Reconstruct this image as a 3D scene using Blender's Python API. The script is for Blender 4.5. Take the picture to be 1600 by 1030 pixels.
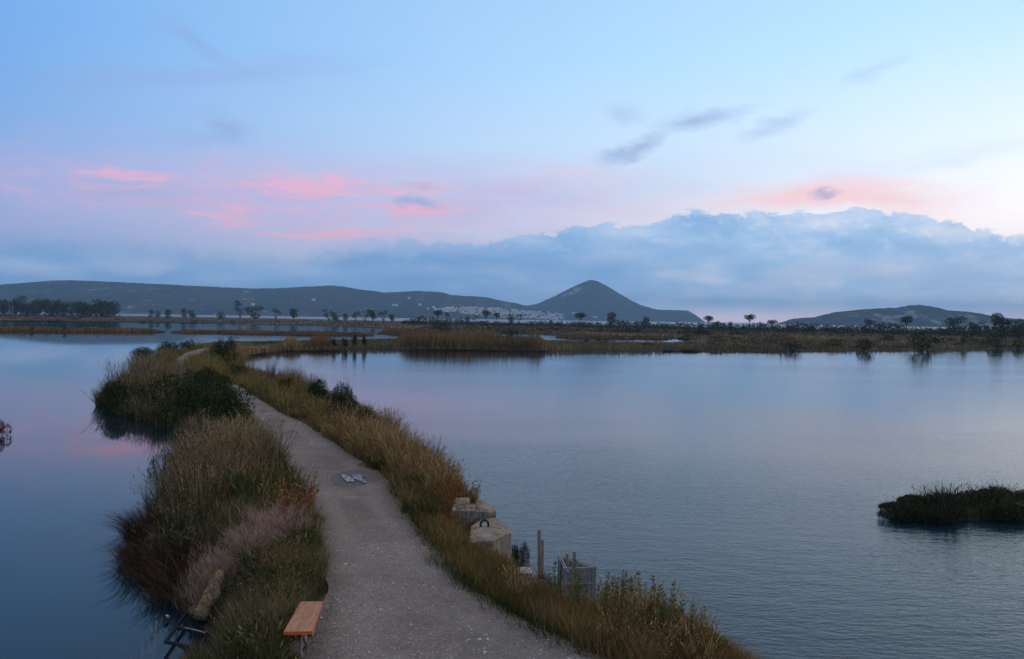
import bpy, math, random
import numpy as np
from mathutils import Vector, Matrix

for o in list(bpy.data.objects):
    bpy.data.objects.remove(o)
SC = bpy.context.scene
COL = SC.collection
R = math.radians
rng = np.random.default_rng(7)
random.seed(7)

# ------------------------------------------------------------------ camera
FPX, CAM_H, ROLL = 1220.0, 6.4, R(0.93)
PITCH = math.atan2(17.0, FPX)
_F = Vector((0, math.cos(PITCH), -math.sin(PITCH)))
_R0 = Vector((1, 0, 0))
_U0 = _R0.cross(_F)
RT = (_R0 * math.cos(ROLL) + _U0 * math.sin(ROLL)).normalized()
UP = (_U0 * math.cos(ROLL) - _R0 * math.sin(ROLL)).normalized()
cam_d = bpy.data.cameras.new('camera')
cam_d.sensor_fit = 'HORIZONTAL'
cam_d.sensor_width = 23.6
cam_d.lens = FPX / 1600 * 23.6
cam_d.clip_start, cam_d.clip_end = 0.1, 60000
cam = bpy.data.objects.new('camera', cam_d)
COL.objects.link(cam)
m = Matrix((RT, UP, -_F)).transposed().to_4x4()
m.translation = (0, 0, CAM_H)
cam.matrix_world = m
SC.camera = cam


def ray(px, py):
    return _F * FPX + RT * (px - 800) - UP * (py - 515)


def gp(px, py, z=0.0):
    v = ray(px, py)
    t = (z - CAM_H) / v.z
    return np.array((v.x * t, v.y * t, z))


def azel(px, py):
    v = ray(px, py)
    return math.atan2(v.x, v.y), math.atan2(v.z, math.hypot(v.x, v.y))


def at_dist(px, d, py=500):
    a = azel(px, py)[0]
    return math.sin(a) * d, math.cos(a) * d


# ------------------------------------------------------------------ node helper
class N:
    """a socket or number with arithmetic that builds Math nodes"""
    def __init__(s, nt, v): s.nt, s.v = nt, v
    def _m(s, op, *a):
        n = s.nt.nodes.new('ShaderNodeMath'); n.operation = op
        for i, x in enumerate((s,) + a):
            x = x.v if isinstance(x, N) else x
            if isinstance(x, (int, float)): n.inputs[i].default_value = x
            else: s.nt.links.new(x, n.inputs[i])
        return N(s.nt, n.outputs[0])
    def __add__(s, o): return s._m('ADD', o)
    __radd__ = __add__
    def __sub__(s, o): return s._m('SUBTRACT', o)
    def __rsub__(s, o): return N(s.nt, float(o))._m('SUBTRACT', s)
    def __mul__(s, o): return s._m('MULTIPLY', o)
    __rmul__ = __mul__
    def __truediv__(s, o): return s._m('DIVIDE', o)
    def abs(s): return s._m('ABSOLUTE')
    def max(s, o): return s._m('MAXIMUM', o)
    def min(s, o): return s._m('MINIMUM', o)
    def f(s, op, *a): return s._m(op, *a)
    def clamp(s): return s._m('ADD', 0.0)._clamp()
    def _clamp(s): s.v.node.use_clamp = True; return s
    def smooth(s, a, b):
        n = s.nt.nodes.new('ShaderNodeMapRange'); n.interpolation_type = 'SMOOTHSTEP'
        s.nt.links.new(s.v, n.inputs[0]); n.inputs[1].default_value = a; n.inputs[2].default_value = b
        return N(s.nt, n.outputs[0])
    def ramp(s, stops, mode='LINEAR'):
        n = s.nt.nodes.new('ShaderNodeValToRGB'); cr = n.color_ramp; cr.interpolation = mode
        cr.elements[0].position, cr.elements[1].position = stops[0][0], stops[-1][0]
        for p, c in stops[1:-1]: cr.elements.new(p)
        for e, (p, c) in zip(cr.elements, stops):
            e.position = p
            e.color = (c, c, c, 1) if isinstance(c, (int, float)) else (*c, 1)
        s.nt.links.new(s.v, n.inputs[0])
        return n.outputs[0]


def lin(r, g, b):
    return tuple(((c / 255) / 12.92 if c / 255 <= .04045 else ((c / 255 + .055) / 1.055) ** 2.4) for c in (r, g, b))


def mixc(nt, fac, a, b, mode='MIX'):
    n = nt.nodes.new('ShaderNodeMix'); n.data_type = 'RGBA'; n.blend_type = mode
    for i, x in ((0, fac), (6, a), (7, b)):
        x = x.v if isinstance(x, N) else x
        if isinstance(x, (int, float)): n.inputs[i].default_value = x
        elif isinstance(x, tuple): n.inputs[i].default_value = (*x, 1)
        else: nt.links.new(x, n.inputs[i])
    return n.outputs[2]


def comb(nt, x, y, z=0.0):
    n = nt.nodes.new('ShaderNodeCombineXYZ')
    for i, v in enumerate((x, y, z)):
        v = v.v if isinstance(v, N) else v
        if isinstance(v, (int, float)): n.inputs[i].default_value = v
        else: nt.links.new(v, n.inputs[i])
    return n.outputs[0]


def noise(nt, vec, scale, detail=4.0, rough=0.55, color=False, kind='FBM'):
    n = nt.nodes.new('ShaderNodeTexNoise')
    if vec is not None: nt.links.new(vec, n.inputs['Vector'])
    n.inputs['Scale'].default_value = scale
    n.inputs['Detail'].default_value = detail
    n.inputs['Roughness'].default_value = rough
    return n.outputs['Color'] if color else N(nt, n.outputs['Fac'])


def mapping(nt, vec, loc=(0, 0, 0), rot=(0, 0, 0), scale=(1, 1, 1), kind='POINT'):
    n = nt.nodes.new('ShaderNodeMapping'); n.vector_type = kind
    nt.links.new(vec, n.inputs[0])
    n.inputs[1].default_value, n.inputs[2].default_value, n.inputs[3].default_value = loc, rot, scale
    return n.outputs[0]


# ------------------------------------------------------------------ sky
SUN_AZ, SUN_EL = R(52), R(4)
W = bpy.data.worlds.new('World'); SC.world = W; W.use_nodes = True
nt = W.node_tree; nt.nodes.clear()
tc = nt.nodes.new('ShaderNodeTexCoord')
sep = nt.nodes.new('ShaderNodeSeparateXYZ'); nt.links.new(tc.outputs['Generated'], sep.inputs[0])
X, Y, Z = (N(nt, sep.outputs[i]) for i in range(3))
az = X.f('ARCTAN2', Y)
el = Z.f('ARCSINE').max(0.0)
elt = el * (2 / math.pi)                       # 0..1 from horizon to zenith
side = (az - SUN_AZ).f('COSINE').max(0.0)      # 1 towards the glow, 0 away from it
D = 1 / 90
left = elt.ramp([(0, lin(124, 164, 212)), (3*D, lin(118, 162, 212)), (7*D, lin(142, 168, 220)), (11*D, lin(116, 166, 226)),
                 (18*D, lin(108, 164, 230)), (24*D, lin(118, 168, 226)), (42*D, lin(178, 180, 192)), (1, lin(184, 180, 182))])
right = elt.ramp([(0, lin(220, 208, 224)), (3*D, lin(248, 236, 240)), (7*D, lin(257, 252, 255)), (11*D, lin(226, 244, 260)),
                  (18*D, lin(192, 232, 260)), (24*D, lin(178, 216, 248)), (42*D, lin(194, 192, 202)), (1, lin(184, 180, 182))])  # both ramps: unseen sky overhead greyed, added to make the ground light less blue
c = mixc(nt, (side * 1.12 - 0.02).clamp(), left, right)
sky = nt.nodes.new('ShaderNodeTexSky'); sky.sky_type = 'NISHITA'; sky.sun_disc = False
sky.sun_elevation, sky.sun_rotation = SUN_EL, SUN_AZ
skyb = mixc(nt, 1.0, sky.outputs[0], (0.10, 0.10, 0.10), 'MULTIPLY')
c = mixc(nt, 0.05, c, skyb)
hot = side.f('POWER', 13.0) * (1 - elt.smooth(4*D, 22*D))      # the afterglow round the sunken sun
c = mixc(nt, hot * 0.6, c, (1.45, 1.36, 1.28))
ae = comb(nt, az, el)
wob = noise(nt, mapping(nt, ae, scale=(1, 2.2, 1)), 9.0, 5.0, 0.6, color=True)
wv = nt.nodes.new('ShaderNodeVectorMath'); wv.operation = 'MULTIPLY_ADD'
nt.links.new(wob, wv.inputs[0]); wv.inputs[1].default_value = (0.10, 0.035, 0); 
off = nt.nodes.new('ShaderNodeVectorMath'); off.operation = 'ADD'
nt.links.new(ae, off.inputs[0]); off.inputs[1].default_value = (-0.05, -0.0175, 0)
nt.links.new(off.outputs[0], wv.inputs[2])
wob2 = noise(nt, mapping(nt, ae, scale=(1, 2.0, 1)), 38.0, 5.0, 0.65, color=True)
wv2 = nt.nodes.new('ShaderNodeVectorMath'); wv2.operation = 'MULTIPLY_ADD'
nt.links.new(wob2, wv2.inputs[0]); wv2.inputs[1].default_value = (0.034, 0.013, 0)
off2 = nt.nodes.new('ShaderNodeVectorMath'); off2.operation = 'ADD'
nt.links.new(wv.outputs[0], off2.inputs[0]); off2.inputs[1].default_value = (-0.017, -0.0065, 0)
nt.links.new(off2.outputs[0], wv2.inputs[2])
aew = wv2.outputs[0]


def blob(px, py, hw, hh, slant=0.0, warp=True, power=1.0):
    a, e = azel(px, py)
    mp = mapping(nt, aew if warp else ae, (a, e, 0), (0, 0, R(slant)), (hw / FPX, hh / FPX, 1), 'TEXTURE')
    g = nt.nodes.new('ShaderNodeTexGradient'); g.gradient_type = 'SPHERICAL'
    nt.links.new(mp, g.inputs[0])
    return N(nt, g.outputs['Fac']) if power == 1 else N(nt, g.outputs['Fac']).f('POWER', power)


def total(bl):
    t = None
    for b, s in bl:
        t = b * s if t is None else t + b * s
    return t


streak = noise(nt, mapping(nt, ae, rot=(0, 0, R(4)), scale=(1, 6, 1)), 7.0, 5.0, 0.6)
# broad mauve veil, left and centre
veil = total([(blob(330, 310, 620, 120), 1.1), (blob(760, 330, 420, 90), 0.8), (blob(1000, 290, 420, 70), 0.45), (blob(400, 130, 320, 50, 8), 0.30)])
c = mixc(nt, (veil * (streak * 1.3 + 0.15)).clamp() * 0.6, c, lin(172, 174, 220))
pink = total([(blob(200, 275, 80, 18, 4), 0.9), (blob(490, 286, 120, 22, 4), 1.4), (blob(345, 335, 70, 24), 1.1), (blob(650, 291, 50, 14, 5), 1.2),
              (blob(660, 327, 110, 14, 2), 1.1), (blob(500, 366, 120, 12, 2), 1.1), (blob(640, 360, 130, 12, 2), 0.7), (blob(140, 290, 160, 36), 0.35),
              (blob(300, 300, 520, 90), 0.42), (blob(620, 310, 420, 90), 0.40)])
fil = noise(nt, mapping(nt, aew, rot=(0, 0, R(5)), scale=(1, 6, 1)), 19.0, 8.0, 0.68)
c = mixc(nt, (pink * (streak.smooth(.3, .7) * .55 + fil.smooth(.36, .66) * .85)).f('POWER', 1.15).clamp() * 0.62, c, lin(252, 176, 196))
glow = total([(blob(1240, 305, 160, 28, 3), 1.2), (blob(1400, 312, 140, 34, -6), 0.9), (blob(890, 275, 170, 30), 0.25), (blob(1010, 330, 200, 40), 0.2)])
c = mixc(nt, (glow * (streak * .9 + fil * .7 + 0.05)).clamp() * 0.85, c, lin(255, 206, 208))
grey = total([(blob(1095, 184, 95, 20, 5), 1.3), (blob(990, 233, 80, 18, 18), 1.4), (blob(975, 180, 35, 18), 0.6), (blob(1220, 196, 70, 18, 14), 0.8),
              (blob(1295, 300, 36, 7, 3), 1.2), (blob(655, 315, 45, 11, -8), 1.5), (blob(660, 290, 34, 9, 5), 0.7), (blob(350, 200, 50, 26, -15), 0.9), (blob(310, 70, 70, 16, -25), 0.8), (blob(190, 125, 200, 26, 8), 0.5), (blob(420, 110, 200, 22, 10), 0.5),
              (blob(200, 300, 130, 24), 0.5), (blob(1365, 112, 60, 14, 14), 0.5), (blob(1480, 250, 200, 20, 6), 0.25), (blob(300, 215, 60, 16), 0.45)])
c = mixc(nt, (grey * (streak * .7 + fil * 1.3 - .15).clamp()).clamp() * 0.62, c, lin(140, 160, 206))
# the cloud bank along the horizon: its top line by azimuth, broken up by billows
top_px = [(-250, 372), (0, 378), (150, 372), (330, 388), (420, 398), (540, 384), (600, 368), (680, 366), (780, 362), (840, 352), (900, 340), (1000, 340), (1030, 334), (1060, 318), (1150, 316), (1220, 322), (1280, 320), (1335, 312), (1390, 322),
          (1440, 330), (1490, 330), (1530, 345), (1570, 357), (1640, 362), (1850, 350)]
stops = []
for px, py in top_px:
    a, e = azel(px, py)
    stops.append(((a + R(45)) / R(90), e / 0.2))
top = N(nt, ((az + R(45)) * (1 / R(90))).ramp(stops)) * 0.2
bil = noise(nt, mapping(nt, ae, scale=(1, 1.25, 1)), 15.0, 8.0, 0.52)
bil2 = noise(nt, mapping(nt, ae, loc=(3, 1, 0), scale=(1, 1.2, 1)), 60.0, 6.0, 0.6)
vor = nt.nodes.new('ShaderNodeTexVoronoi'); vor.feature = 'SMOOTH_F1'; vor.inputs['Scale'].default_value = 36; vor.inputs['Smoothness'].default_value = 0.4
vor.inputs['Detail'].default_value = 2.5
nt.links.new(mapping(nt, aew, scale=(1, 1.2, 1)), vor.inputs['Vector'])
puff = N(nt, vor.outputs['Distance'])
right_side = az.smooth(R(-14), R(8))
edge = top + (bil - 0.5) * 0.026 + (bil2 - 0.5) * 0.009 + (0.42 - puff) * 0.017 - el
bank = mixc(nt, right_side, N(nt, edge.smooth(-0.016, 0.022).v).v, edge.smooth(-0.001, 0.0045).v)
rgb2 = nt.nodes.new('ShaderNodeRGBToBW'); nt.links.new(bank, rgb2.inputs[0])
bank = N(nt, rgb2.outputs[0])
inner = noise(nt, mapping(nt, ae, rot=(0, 0, R(-3)), scale=(1, 3.2, 1)), 9.0, 6.0, 0.58)
b_l = inner.ramp([(0.3, lin(112, 158, 212)), (0.5, lin(130, 172, 220)), (0.7, lin(164, 188, 228))])
b_r = inner.ramp([(0.3, lin(142, 184, 228)), (0.5, lin(172, 204, 238)), (0.64, lin(206, 220, 242)), (0.76, lin(232, 230, 244))])
cb = mixc(nt, az.smooth(R(-12), R(24)), b_l, b_r)
rim = ((1 - edge.smooth(0.0, 0.030)) * (1.1 - puff * 1.0) + bil2.smooth(.5, .75) * (1 - edge.smooth(.01, .06)) * .6) * right_side
cb = mixc(nt, (rim * 1.1).clamp(), cb, mixc(nt, az.smooth(R(5), R(26)), lin(182, 208, 240), lin(240, 242, 250)))
cb = mixc(nt, total([(blob(230, 408, 75, 22), 0.9), (blob(700, 425, 180, 10, 1), 0.35), (blob(1260, 430, 90, 24, 5), 1.1), (blob(1370, 432, 70, 14), 0.7), (blob(1480, 425, 140, 60), 0.5),
                     (blob(1050, 468, 70, 16, 14), 0.6), (blob(1180, 452, 80, 12), 0.4), (blob(60, 415, 160, 14), 0.4)]).clamp() * 0.8, cb, lin(196, 206, 232))
cb = mixc(nt, total([(blob(150, 392, 260, 22), 0.7), (blob(640, 405, 260, 34), 0.8), (blob(560, 440, 420, 18), 0.4), (blob(900, 420, 260, 60), 0.5)]).clamp() * 0.55, cb, lin(108, 152, 204))
cb = mixc(nt, ((.36 - puff).max(0.0) * 2.2 * right_side * edge.smooth(.09, .0)).clamp(), cb, lin(206, 218, 242))
low = (1 - el.smooth(0.004, 0.024)) * az.smooth(R(8), R(15))
cb = mixc(nt, low * 0.9, cb, lin(262, 240, 252))
lift = 1 - el.smooth(0.0, 0.075)
cb = mixc(nt, lift * .6, cb, mixc(nt, 1.0, cb, (1.75, 1.6, 1.5), 'MULTIPLY'))
c = mixc(nt, bank, c, cb)
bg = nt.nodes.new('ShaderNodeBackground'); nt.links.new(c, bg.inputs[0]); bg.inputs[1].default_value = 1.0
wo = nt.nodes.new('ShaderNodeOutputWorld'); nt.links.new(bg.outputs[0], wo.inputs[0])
W.cycles.sampling_method = 'MANUAL'; W.cycles.sample_map_resolution = 1024

sun_d = bpy.data.lights.new('sun', 'SUN')
sun_d.energy, sun_d.angle, sun_d.color = 0.85, R(18), (1.0, 0.72, 0.54)
sun = bpy.data.objects.new('sun', sun_d); COL.objects.link(sun)
sd = Vector((math.sin(SUN_AZ) * math.cos(R(13)), math.cos(SUN_AZ) * math.cos(R(13)), math.sin(R(13))))
sun.rotation_euler = sd.to_track_quat('Z', 'Y').to_euler()
SC.view_settings.view_transform = 'Standard'; SC.view_settings.look = 'None'
SC.view_settings.exposure, SC.view_settings.gamma = 0.24, 1.0
SC.view_settings.use_curve_mapping = False
SC.render.engine = 'CYCLES'
SC.cycles.use_denoising = True
SC.cycles.max_bounces = 5; SC.cycles.diffuse_bounces = 2; SC.cycles.glossy_bounces = 3
SC.cycles.transmission_bounces = 3; SC.cycles.volume_bounces = 0; SC.cycles.transparent_max_bounces = 4
SC.cycles.caustics_reflective = False; SC.cycles.caustics_refractive = False


# ------------------------------------------------------------------ object helpers
def tag(o, label=None, cat=None, group=None, kind=None):
    for k, v in (('label', label), ('category', cat), ('group', group), ('kind', kind)):
        if v: o[k] = v
    return o


def link(name, me, parent=None, loc=(0, 0, 0), rz=0.0, sc=1.0):
    o = bpy.data.objects.new(name, me); COL.objects.link(o)
    if parent: o.parent = parent
    o.location = loc; o.rotation_euler = (0, 0, rz)
    o.scale = (sc, sc, sc) if isinstance(sc, (int, float)) else sc
    return o


def empty(name, loc=(0, 0, 0), rz=0.0, sc=1.0):
    return link(name, None, None, loc, rz, sc)


def copy_tree(o, parent=None):
    c = o.copy(); COL.objects.link(c); c.parent = parent
    for ch in o.children: copy_tree(ch, c)
    return c


class Geo:
    """collects triangles in numpy; build() links them as one mesh"""
    def __init__(s): s.v, s.t, s.a, s.mi, s.n = [], [], [], [], 0
    def add(s, v, t, tint=0.5, mi=0):
        v = np.asarray(v, float).reshape(-1, 3); t = np.asarray(t, int).reshape(-1, 3)
        s.v.append(v); s.t.append(t + s.n); s.n += len(v)
        s.a.append(np.broadcast_to(np.asarray(tint, float), (len(v),)).copy())
        s.mi.append(np.full(len(t), mi))
        return s
    def mesh(s, name, mats, smooth=False):
        v, t, a, mi = np.concatenate(s.v), np.concatenate(s.t), np.concatenate(s.a), np.concatenate(s.mi)
        me = bpy.data.meshes.new(name)
        me.vertices.add(len(v)); me.vertices.foreach_set('co', v.astype(np.float32).ravel())
        me.loops.add(len(t) * 3); me.loops.foreach_set('vertex_index', t.astype(np.int32).ravel())
        me.polygons.add(len(t)); me.polygons.foreach_set('loop_start', np.arange(0, len(t) * 3, 3, dtype=np.int32))
        me.polygons.foreach_set('material_index', mi.astype(np.int32))
        me.polygons.foreach_set('use_smooth', np.full(len(t), smooth))
        at = me.attributes.new('tint', 'FLOAT', 'POINT'); at.data.foreach_set('value', a.astype(np.float32))
        for mm in (mats if isinstance(mats, (list, tuple)) else [mats]): me.materials.append(mm)
        me.update(calc_edges=True)
        return me
    def build(s, name, mats, parent=None, smooth=False, **k):
        return link(name, s.mesh(name, mats, smooth), parent, **k)
    # --- shapes
    def ribbons(s, root, ang, h, lean, w, tint, curve=1.8, droop=0.0, lv=(0, .35, .7, 1), wl=(1, .9, .6), mi=0):
        n = len(root); root = np.asarray(root, float)
        d = np.stack([np.cos(ang), np.sin(ang), np.zeros(n)], 1)
        fa = rng.uniform(0, 2 * np.pi, n)
        sidev = np.stack([np.cos(fa), np.sin(fa), np.zeros(n)], 1)
        out = []
        L = len(lv)
        for i, t in enumerate(lv):
            p = root + d * (h * lean * t ** curve)[:, None]
            p[:, 2] += h * (t - droop * t ** 2.2) * np.sqrt(np.clip(1 - 0.35 * np.minimum(lean, 1.4) ** 2 * t, .15, 1))
            if i < L - 1:
                ww = (w * wl[i] * .5)[:, None] * sidev
                out += [p - ww, p + ww]
            else: out.append(p)
        k = len(out)
        v = np.stack(out, 1).reshape(-1, 3)
        tri = []
        for i in range(L - 2):
            a = 2 * i; tri += [(a, a + 1, a + 3), (a, a + 3, a + 2)]
        a = 2 * (L - 2); tri.append((a, a + 1, a + 2))
        t = (np.arange(n)[:, None, None] * k + np.array(tri)[None]).reshape(-1, 3)
        return s.add(v, t, np.repeat(np.broadcast_to(tint, (n,)), k), mi)
    def leaves(s, cen, dirv, ln, wd, tint, mi=0):
        n = len(cen); dirv = dirv / (np.linalg.norm(dirv, axis=1)[:, None] + 1e-9)
        r = rng.normal(size=(n, 3)); sv = np.cross(dirv, r); sv /= np.linalg.norm(sv, axis=1)[:, None] + 1e-9
        ln = np.broadcast_to(ln, (n,))[:, None]; wd = np.broadcast_to(wd, (n,))[:, None]
        mid = cen + dirv * ln * .45
        v = np.stack([cen, mid + sv * wd * .5, cen + dirv * ln, mid - sv * wd * .5], 1).reshape(-1, 3)
        t = (np.arange(n)[:, None, None] * 4 + np.array([(0, 1, 2), (0, 2, 3)])[None]).reshape(-1, 3)
        return s.add(v, t, np.repeat(np.broadcast_to(tint, (n,)), 4), mi)
    def tube(s, pts, rad, sides=6, tint=0.5, mi=0, cap=True, wob=0.0):
        pts = np.asarray(pts, float); m_ = len(pts); rad = np.broadcast_to(rad, (m_,))
        v = []
        for i in range(m_):
            d = pts[min(i + 1, m_ - 1)] - pts[max(i - 1, 0)]; d /= np.linalg.norm(d) + 1e-9
            u = np.cross(d, (0.31, 0.92, 0.24)); u /= np.linalg.norm(u) + 1e-9; w = np.cross(d, u)
            for k in range(sides):
                a = 2 * math.pi * k / sides
                rr = rad[i] * (1 + (rng.uniform(-wob, wob) if wob else 0))
                v.append(pts[i] + (u * math.cos(a) + w * math.sin(a)) * rr)
        t = []
        for i in range(m_ - 1):
            for k in range(sides):
                a, b = i * sides + k, i * sides + (k + 1) % sides
                t += [(a, b, b + sides), (a, b + sides, a + sides)]
        if cap:
            for k in range(1, sides - 1):
                t += [(0, k + 1, k), ((m_ - 1) * sides, (m_ - 1) * sides + k, (m_ - 1) * sides + k + 1)]
        return s.add(v, t, tint, mi)
    def prism(s, top, zb, mi=0, tint=0.5, bev=0.0, mi_side=None):
        """top: list of xyz going round; extruded down to zb (a number or list), with a small bevel"""
        top = np.asarray(top, float); n = len(top); cen = top.mean(0)
        bot = top.copy(); bot[:, 2] = zb
        if bev:
            d = (cen - top); d[:, 2] = 0; d /= np.linalg.norm(d, axis=1)[:, None]
            inn = top + d * bev; low = top.copy(); low[:, 2] -= bev
            v = np.concatenate([inn, low, bot, [inn.mean(0)]])
            rings = [(0, n), (n, 2 * n)]; c_ = 3 * n
        else:
            v = np.concatenate([top, bot, [cen]]); rings = [(0, n)]; c_ = 2 * n
        t0 = [(c_, i, (i + 1) % n) for i in range(n)]
        t1 = []
        for a, b in rings:
            for i in range(n):
                j = (i + 1) % n
                t1 += [(a + i, b + i, b + j), (a + i, b + j, a + j)]
        k = s.n
        s.add(v, t0, tint, mi)
        s.t.append(np.array(t1) + k); s.mi.append(np.full(len(t1), mi if mi_side is None else mi_side))
        return s
    def bar(s, a, b, w, h, up=(0, 0, 1), mi=0, tint=0.5):
        a, b, up = np.array(a, float), np.array(b, float), np.array(up, float)
        d = b - a; d /= np.linalg.norm(d); x = np.cross(d, up); x /= np.linalg.norm(x); y = np.cross(x, d)
        bv = min(w, h) * .12
        prof = [(-w/2+bv, -h/2), (w/2-bv, -h/2), (w/2, -h/2+bv), (w/2, h/2-bv), (w/2-bv, h/2), (-w/2+bv, h/2), (-w/2, h/2-bv), (-w/2, -h/2+bv)]
        v = [p + x * q[0] + y * q[1] for p in (a, b) for q in prof]
        t = []
        for i in range(8):
            j = (i + 1) % 8; t += [(i, j, j + 8), (i, j + 8, i + 8)]
        for i in range(1, 7): t += [(0, i + 1, i), (8, 8 + i, 9 + i)]
        return s.add(v, t, tint, mi)


_perm = np.random.default_rng(3).random((64, 64))


def vnoise(x, y):
    xi, yi = np.floor(x).astype(int), np.floor(y).astype(int)
    fx, fy = x - xi, y - yi
    fx, fy = fx * fx * (3 - 2 * fx), fy * fy * (3 - 2 * fy)
    g = lambda a, b: _perm[a % 64, b % 64]
    return (g(xi, yi) * (1 - fx) + g(xi + 1, yi) * fx) * (1 - fy) + (g(xi, yi + 1) * (1 - fx) + g(xi + 1, yi + 1) * fx) * fy


def fbm(x, y, o=4):
    x, y = np.asarray(x, float), np.asarray(y, float)
    r, a, s = 0, .5, 0
    for i in range(o):
        r = r + a * vnoise(x * 2 ** i + 7.3 * i, y * 2 ** i + 3.1 * i); s += a; a *= .5
    return r / s


# ------------------------------------------------------------------ materials
def mat(name):
    m_ = bpy.data.materials.new(name); m_.use_nodes = True
    nt_ = m_.node_tree; nt_.nodes.clear()
    out = nt_.nodes.new('ShaderNodeOutputMaterial')
    return m_, nt_, out


def principled(nt_, out, col, rough=.8, spec=.3, normal=None, **kw):
    b = nt_.nodes.new('ShaderNodeBsdfPrincipled')
    for k, x in (('Base Color', col), ('Roughness', rough), ('Specular IOR Level', spec)):
        x = x.v if isinstance(x, N) else x
        if isinstance(x, tuple): b.inputs[k].default_value = (*x, 1)
        elif isinstance(x, (int, float)): b.inputs[k].default_value = x
        else: nt_.links.new(x, b.inputs[k])
    for k, x in kw.items(): b.inputs[k].default_value = x
    if normal is not None: nt_.links.new(normal, b.inputs['Normal'])
    nt_.links.new(b.outputs[0], out.inputs[0])
    return b


def bump(nt_, h, dist=1.0, strength=1.0):
    n = nt_.nodes.new('ShaderNodeBump'); n.inputs['Distance'].default_value = dist; n.inputs['Strength'].default_value = strength
    nt_.links.new(h.v if isinstance(h, N) else h, n.inputs['Height'])
    return n.outputs[0]


def coords(nt_, k='Object'):
    return nt_.nodes.new('ShaderNodeTexCoord').outputs[k]


def pos(nt_):
    return nt_.nodes.new('ShaderNodeNewGeometry').outputs['Position']


def veg(name, stops, trans=.18, spread=.22):
    """leaf colour from the blade's own tint and the plant's own random number"""
    m_, t_, out = mat(name)
    a = t_.nodes.new('ShaderNodeAttribute'); a.attribute_name = 'tint'
    oi = t_.nodes.new('ShaderNodeObjectInfo')
    f = (N(t_, a.outputs['Fac']) + (N(t_, oi.outputs['Random']) - .5) * spread).clamp()
    c_ = f.ramp([(p_, tuple(a_ * b_ for a_, b_ in zip(c0, BOOST))) for p_, c0 in stops])
    d = t_.nodes.new('ShaderNodeBsdfDiffuse'); tr = t_.nodes.new('ShaderNodeBsdfTranslucent'); mx = t_.nodes.new('ShaderNodeMixShader')
    t_.links.new(c_, d.inputs[0]); t_.links.new(c_, tr.inputs[0]); mx.inputs[0].default_value = trans
    t_.links.new(d.outputs[0], mx.inputs[1]); t_.links.new(tr.outputs[0], mx.inputs[2]); t_.links.new(mx.outputs[0], out.inputs[0])
    return m_


M = {}
BOOST = (1.85, 1.58, 1.30)
M['dry_reed'] = veg('dry_reed', [(0, (.028, .032, .016)), (.45, (.062, .058, .034)), (.8, (.13, .105, .075)), (1, (.24, .18, .13))])
M['green_grass'] = veg('green_grass', [(0, (.012, .022, .009)), (.5, (.030, .046, .016)), (.85, (.075, .088, .034)), (1, (.20, .16, .08))])
M['olive_grass'] = veg('olive_grass', [(0, (.040, .044, .018)), (.5, (.09, .085, .032)), (.85, (.17, .14, .055)), (1, (.26, .20, .09))])
M['tan_grass'] = veg('tan_grass', [(0, (.055, .045, .022)), (.5, (.13, .10, .05)), (.85, (.24, .17, .09)), (1, (.33, .24, .14))])
M['dead_brown'] = veg('dead_brown', [(0, (.018, .013, .010)), (.6, (.040, .028, .020)), (1, (.10, .066, .044))], .05)
M['pink_twig'] = veg('pink_twig', [(0, (.085, .060, .052)), (.6, (.20, .145, .13)), (1, (.33, .25, .22))], .1)
M['rust'] = veg('rust', [(0, (.045, .024, .014)), (.5, (.105, .050, .025)), (.8, (.17, .080, .038)), (1, (.22, .15, .07))])
M['brown_weed'] = veg('brown_weed', [(0, (.04, .030, .016)), (.5, (.10, .068, .032)), (.8, (.17, .115, .05)), (1, (.24, .17, .08))])
M['dark_leaf'] = veg('dark_leaf', [(0, (.006, .012, .006)), (.6, (.016, .027, .012)), (1, (.045, .056, .024))], .08, .3)
M['weed_leaf'] = veg('weed_leaf', [(0, (.10, .062, .028)), (.25, (.10, .085, .03)), (.5, (.055, .070, .028)), (1, (.10, .115, .050))])
M['far_leaf'] = veg('far_leaf', [(0, (.016, .022, .012)), (.6, (.034, .042, .020)), (1, (.060, .066, .034))], .05, .4)
M['marsh_grass'] = veg('marsh_grass', [(0, (.034, .030, .018)), (.5, (.10, .080, .050)), (.8, (.18, .14, .088)), (1, (.26, .20, .13))], .05, .1)
M['orange_reed'] = veg('orange_reed', [(0, (.040, .030, .017)), (.5, (.105, .066, .034)), (1, (.19, .115, .06))], .05, .1)
M['far_reed'] = veg('far_reed', [(0, (.034, .034, .018)), (.5, (.090, .078, .042)), (1, (.21, .15, .085))], .05, .1)
M['islet_leaf'] = veg('islet_leaf', [(0, (.008, .012, .008)), (.6, (.021, .027, .016)), (1, (.062, .068, .040))], .08, .1)


def bark(name, a, b, sc=9):
    m_, t_, out = mat(name)
    c_ = noise(t_, mapping(t_, coords(t_), scale=(1, 1, .25)), sc, 5, .65)
    principled(t_, out, c_.ramp([(.3, a), (.7, b)]), .9, .2, bump(t_, c_, .02, .8))
    return m_


M['bark'] = bark('bark', (.03, .025, .02), (.12, .10, .085))
M['grey_wood'] = bark('grey_wood', (.14, .105, .075), (.36, .285, .215), 14)
M['dark_wood'] = bark('dark_wood', (.008, .008, .009), (.03, .028, .026), 14)
M['pale_stem'] = bark('pale_stem', (.22, .20, .17), (.38, .35, .31), 20)

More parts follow.
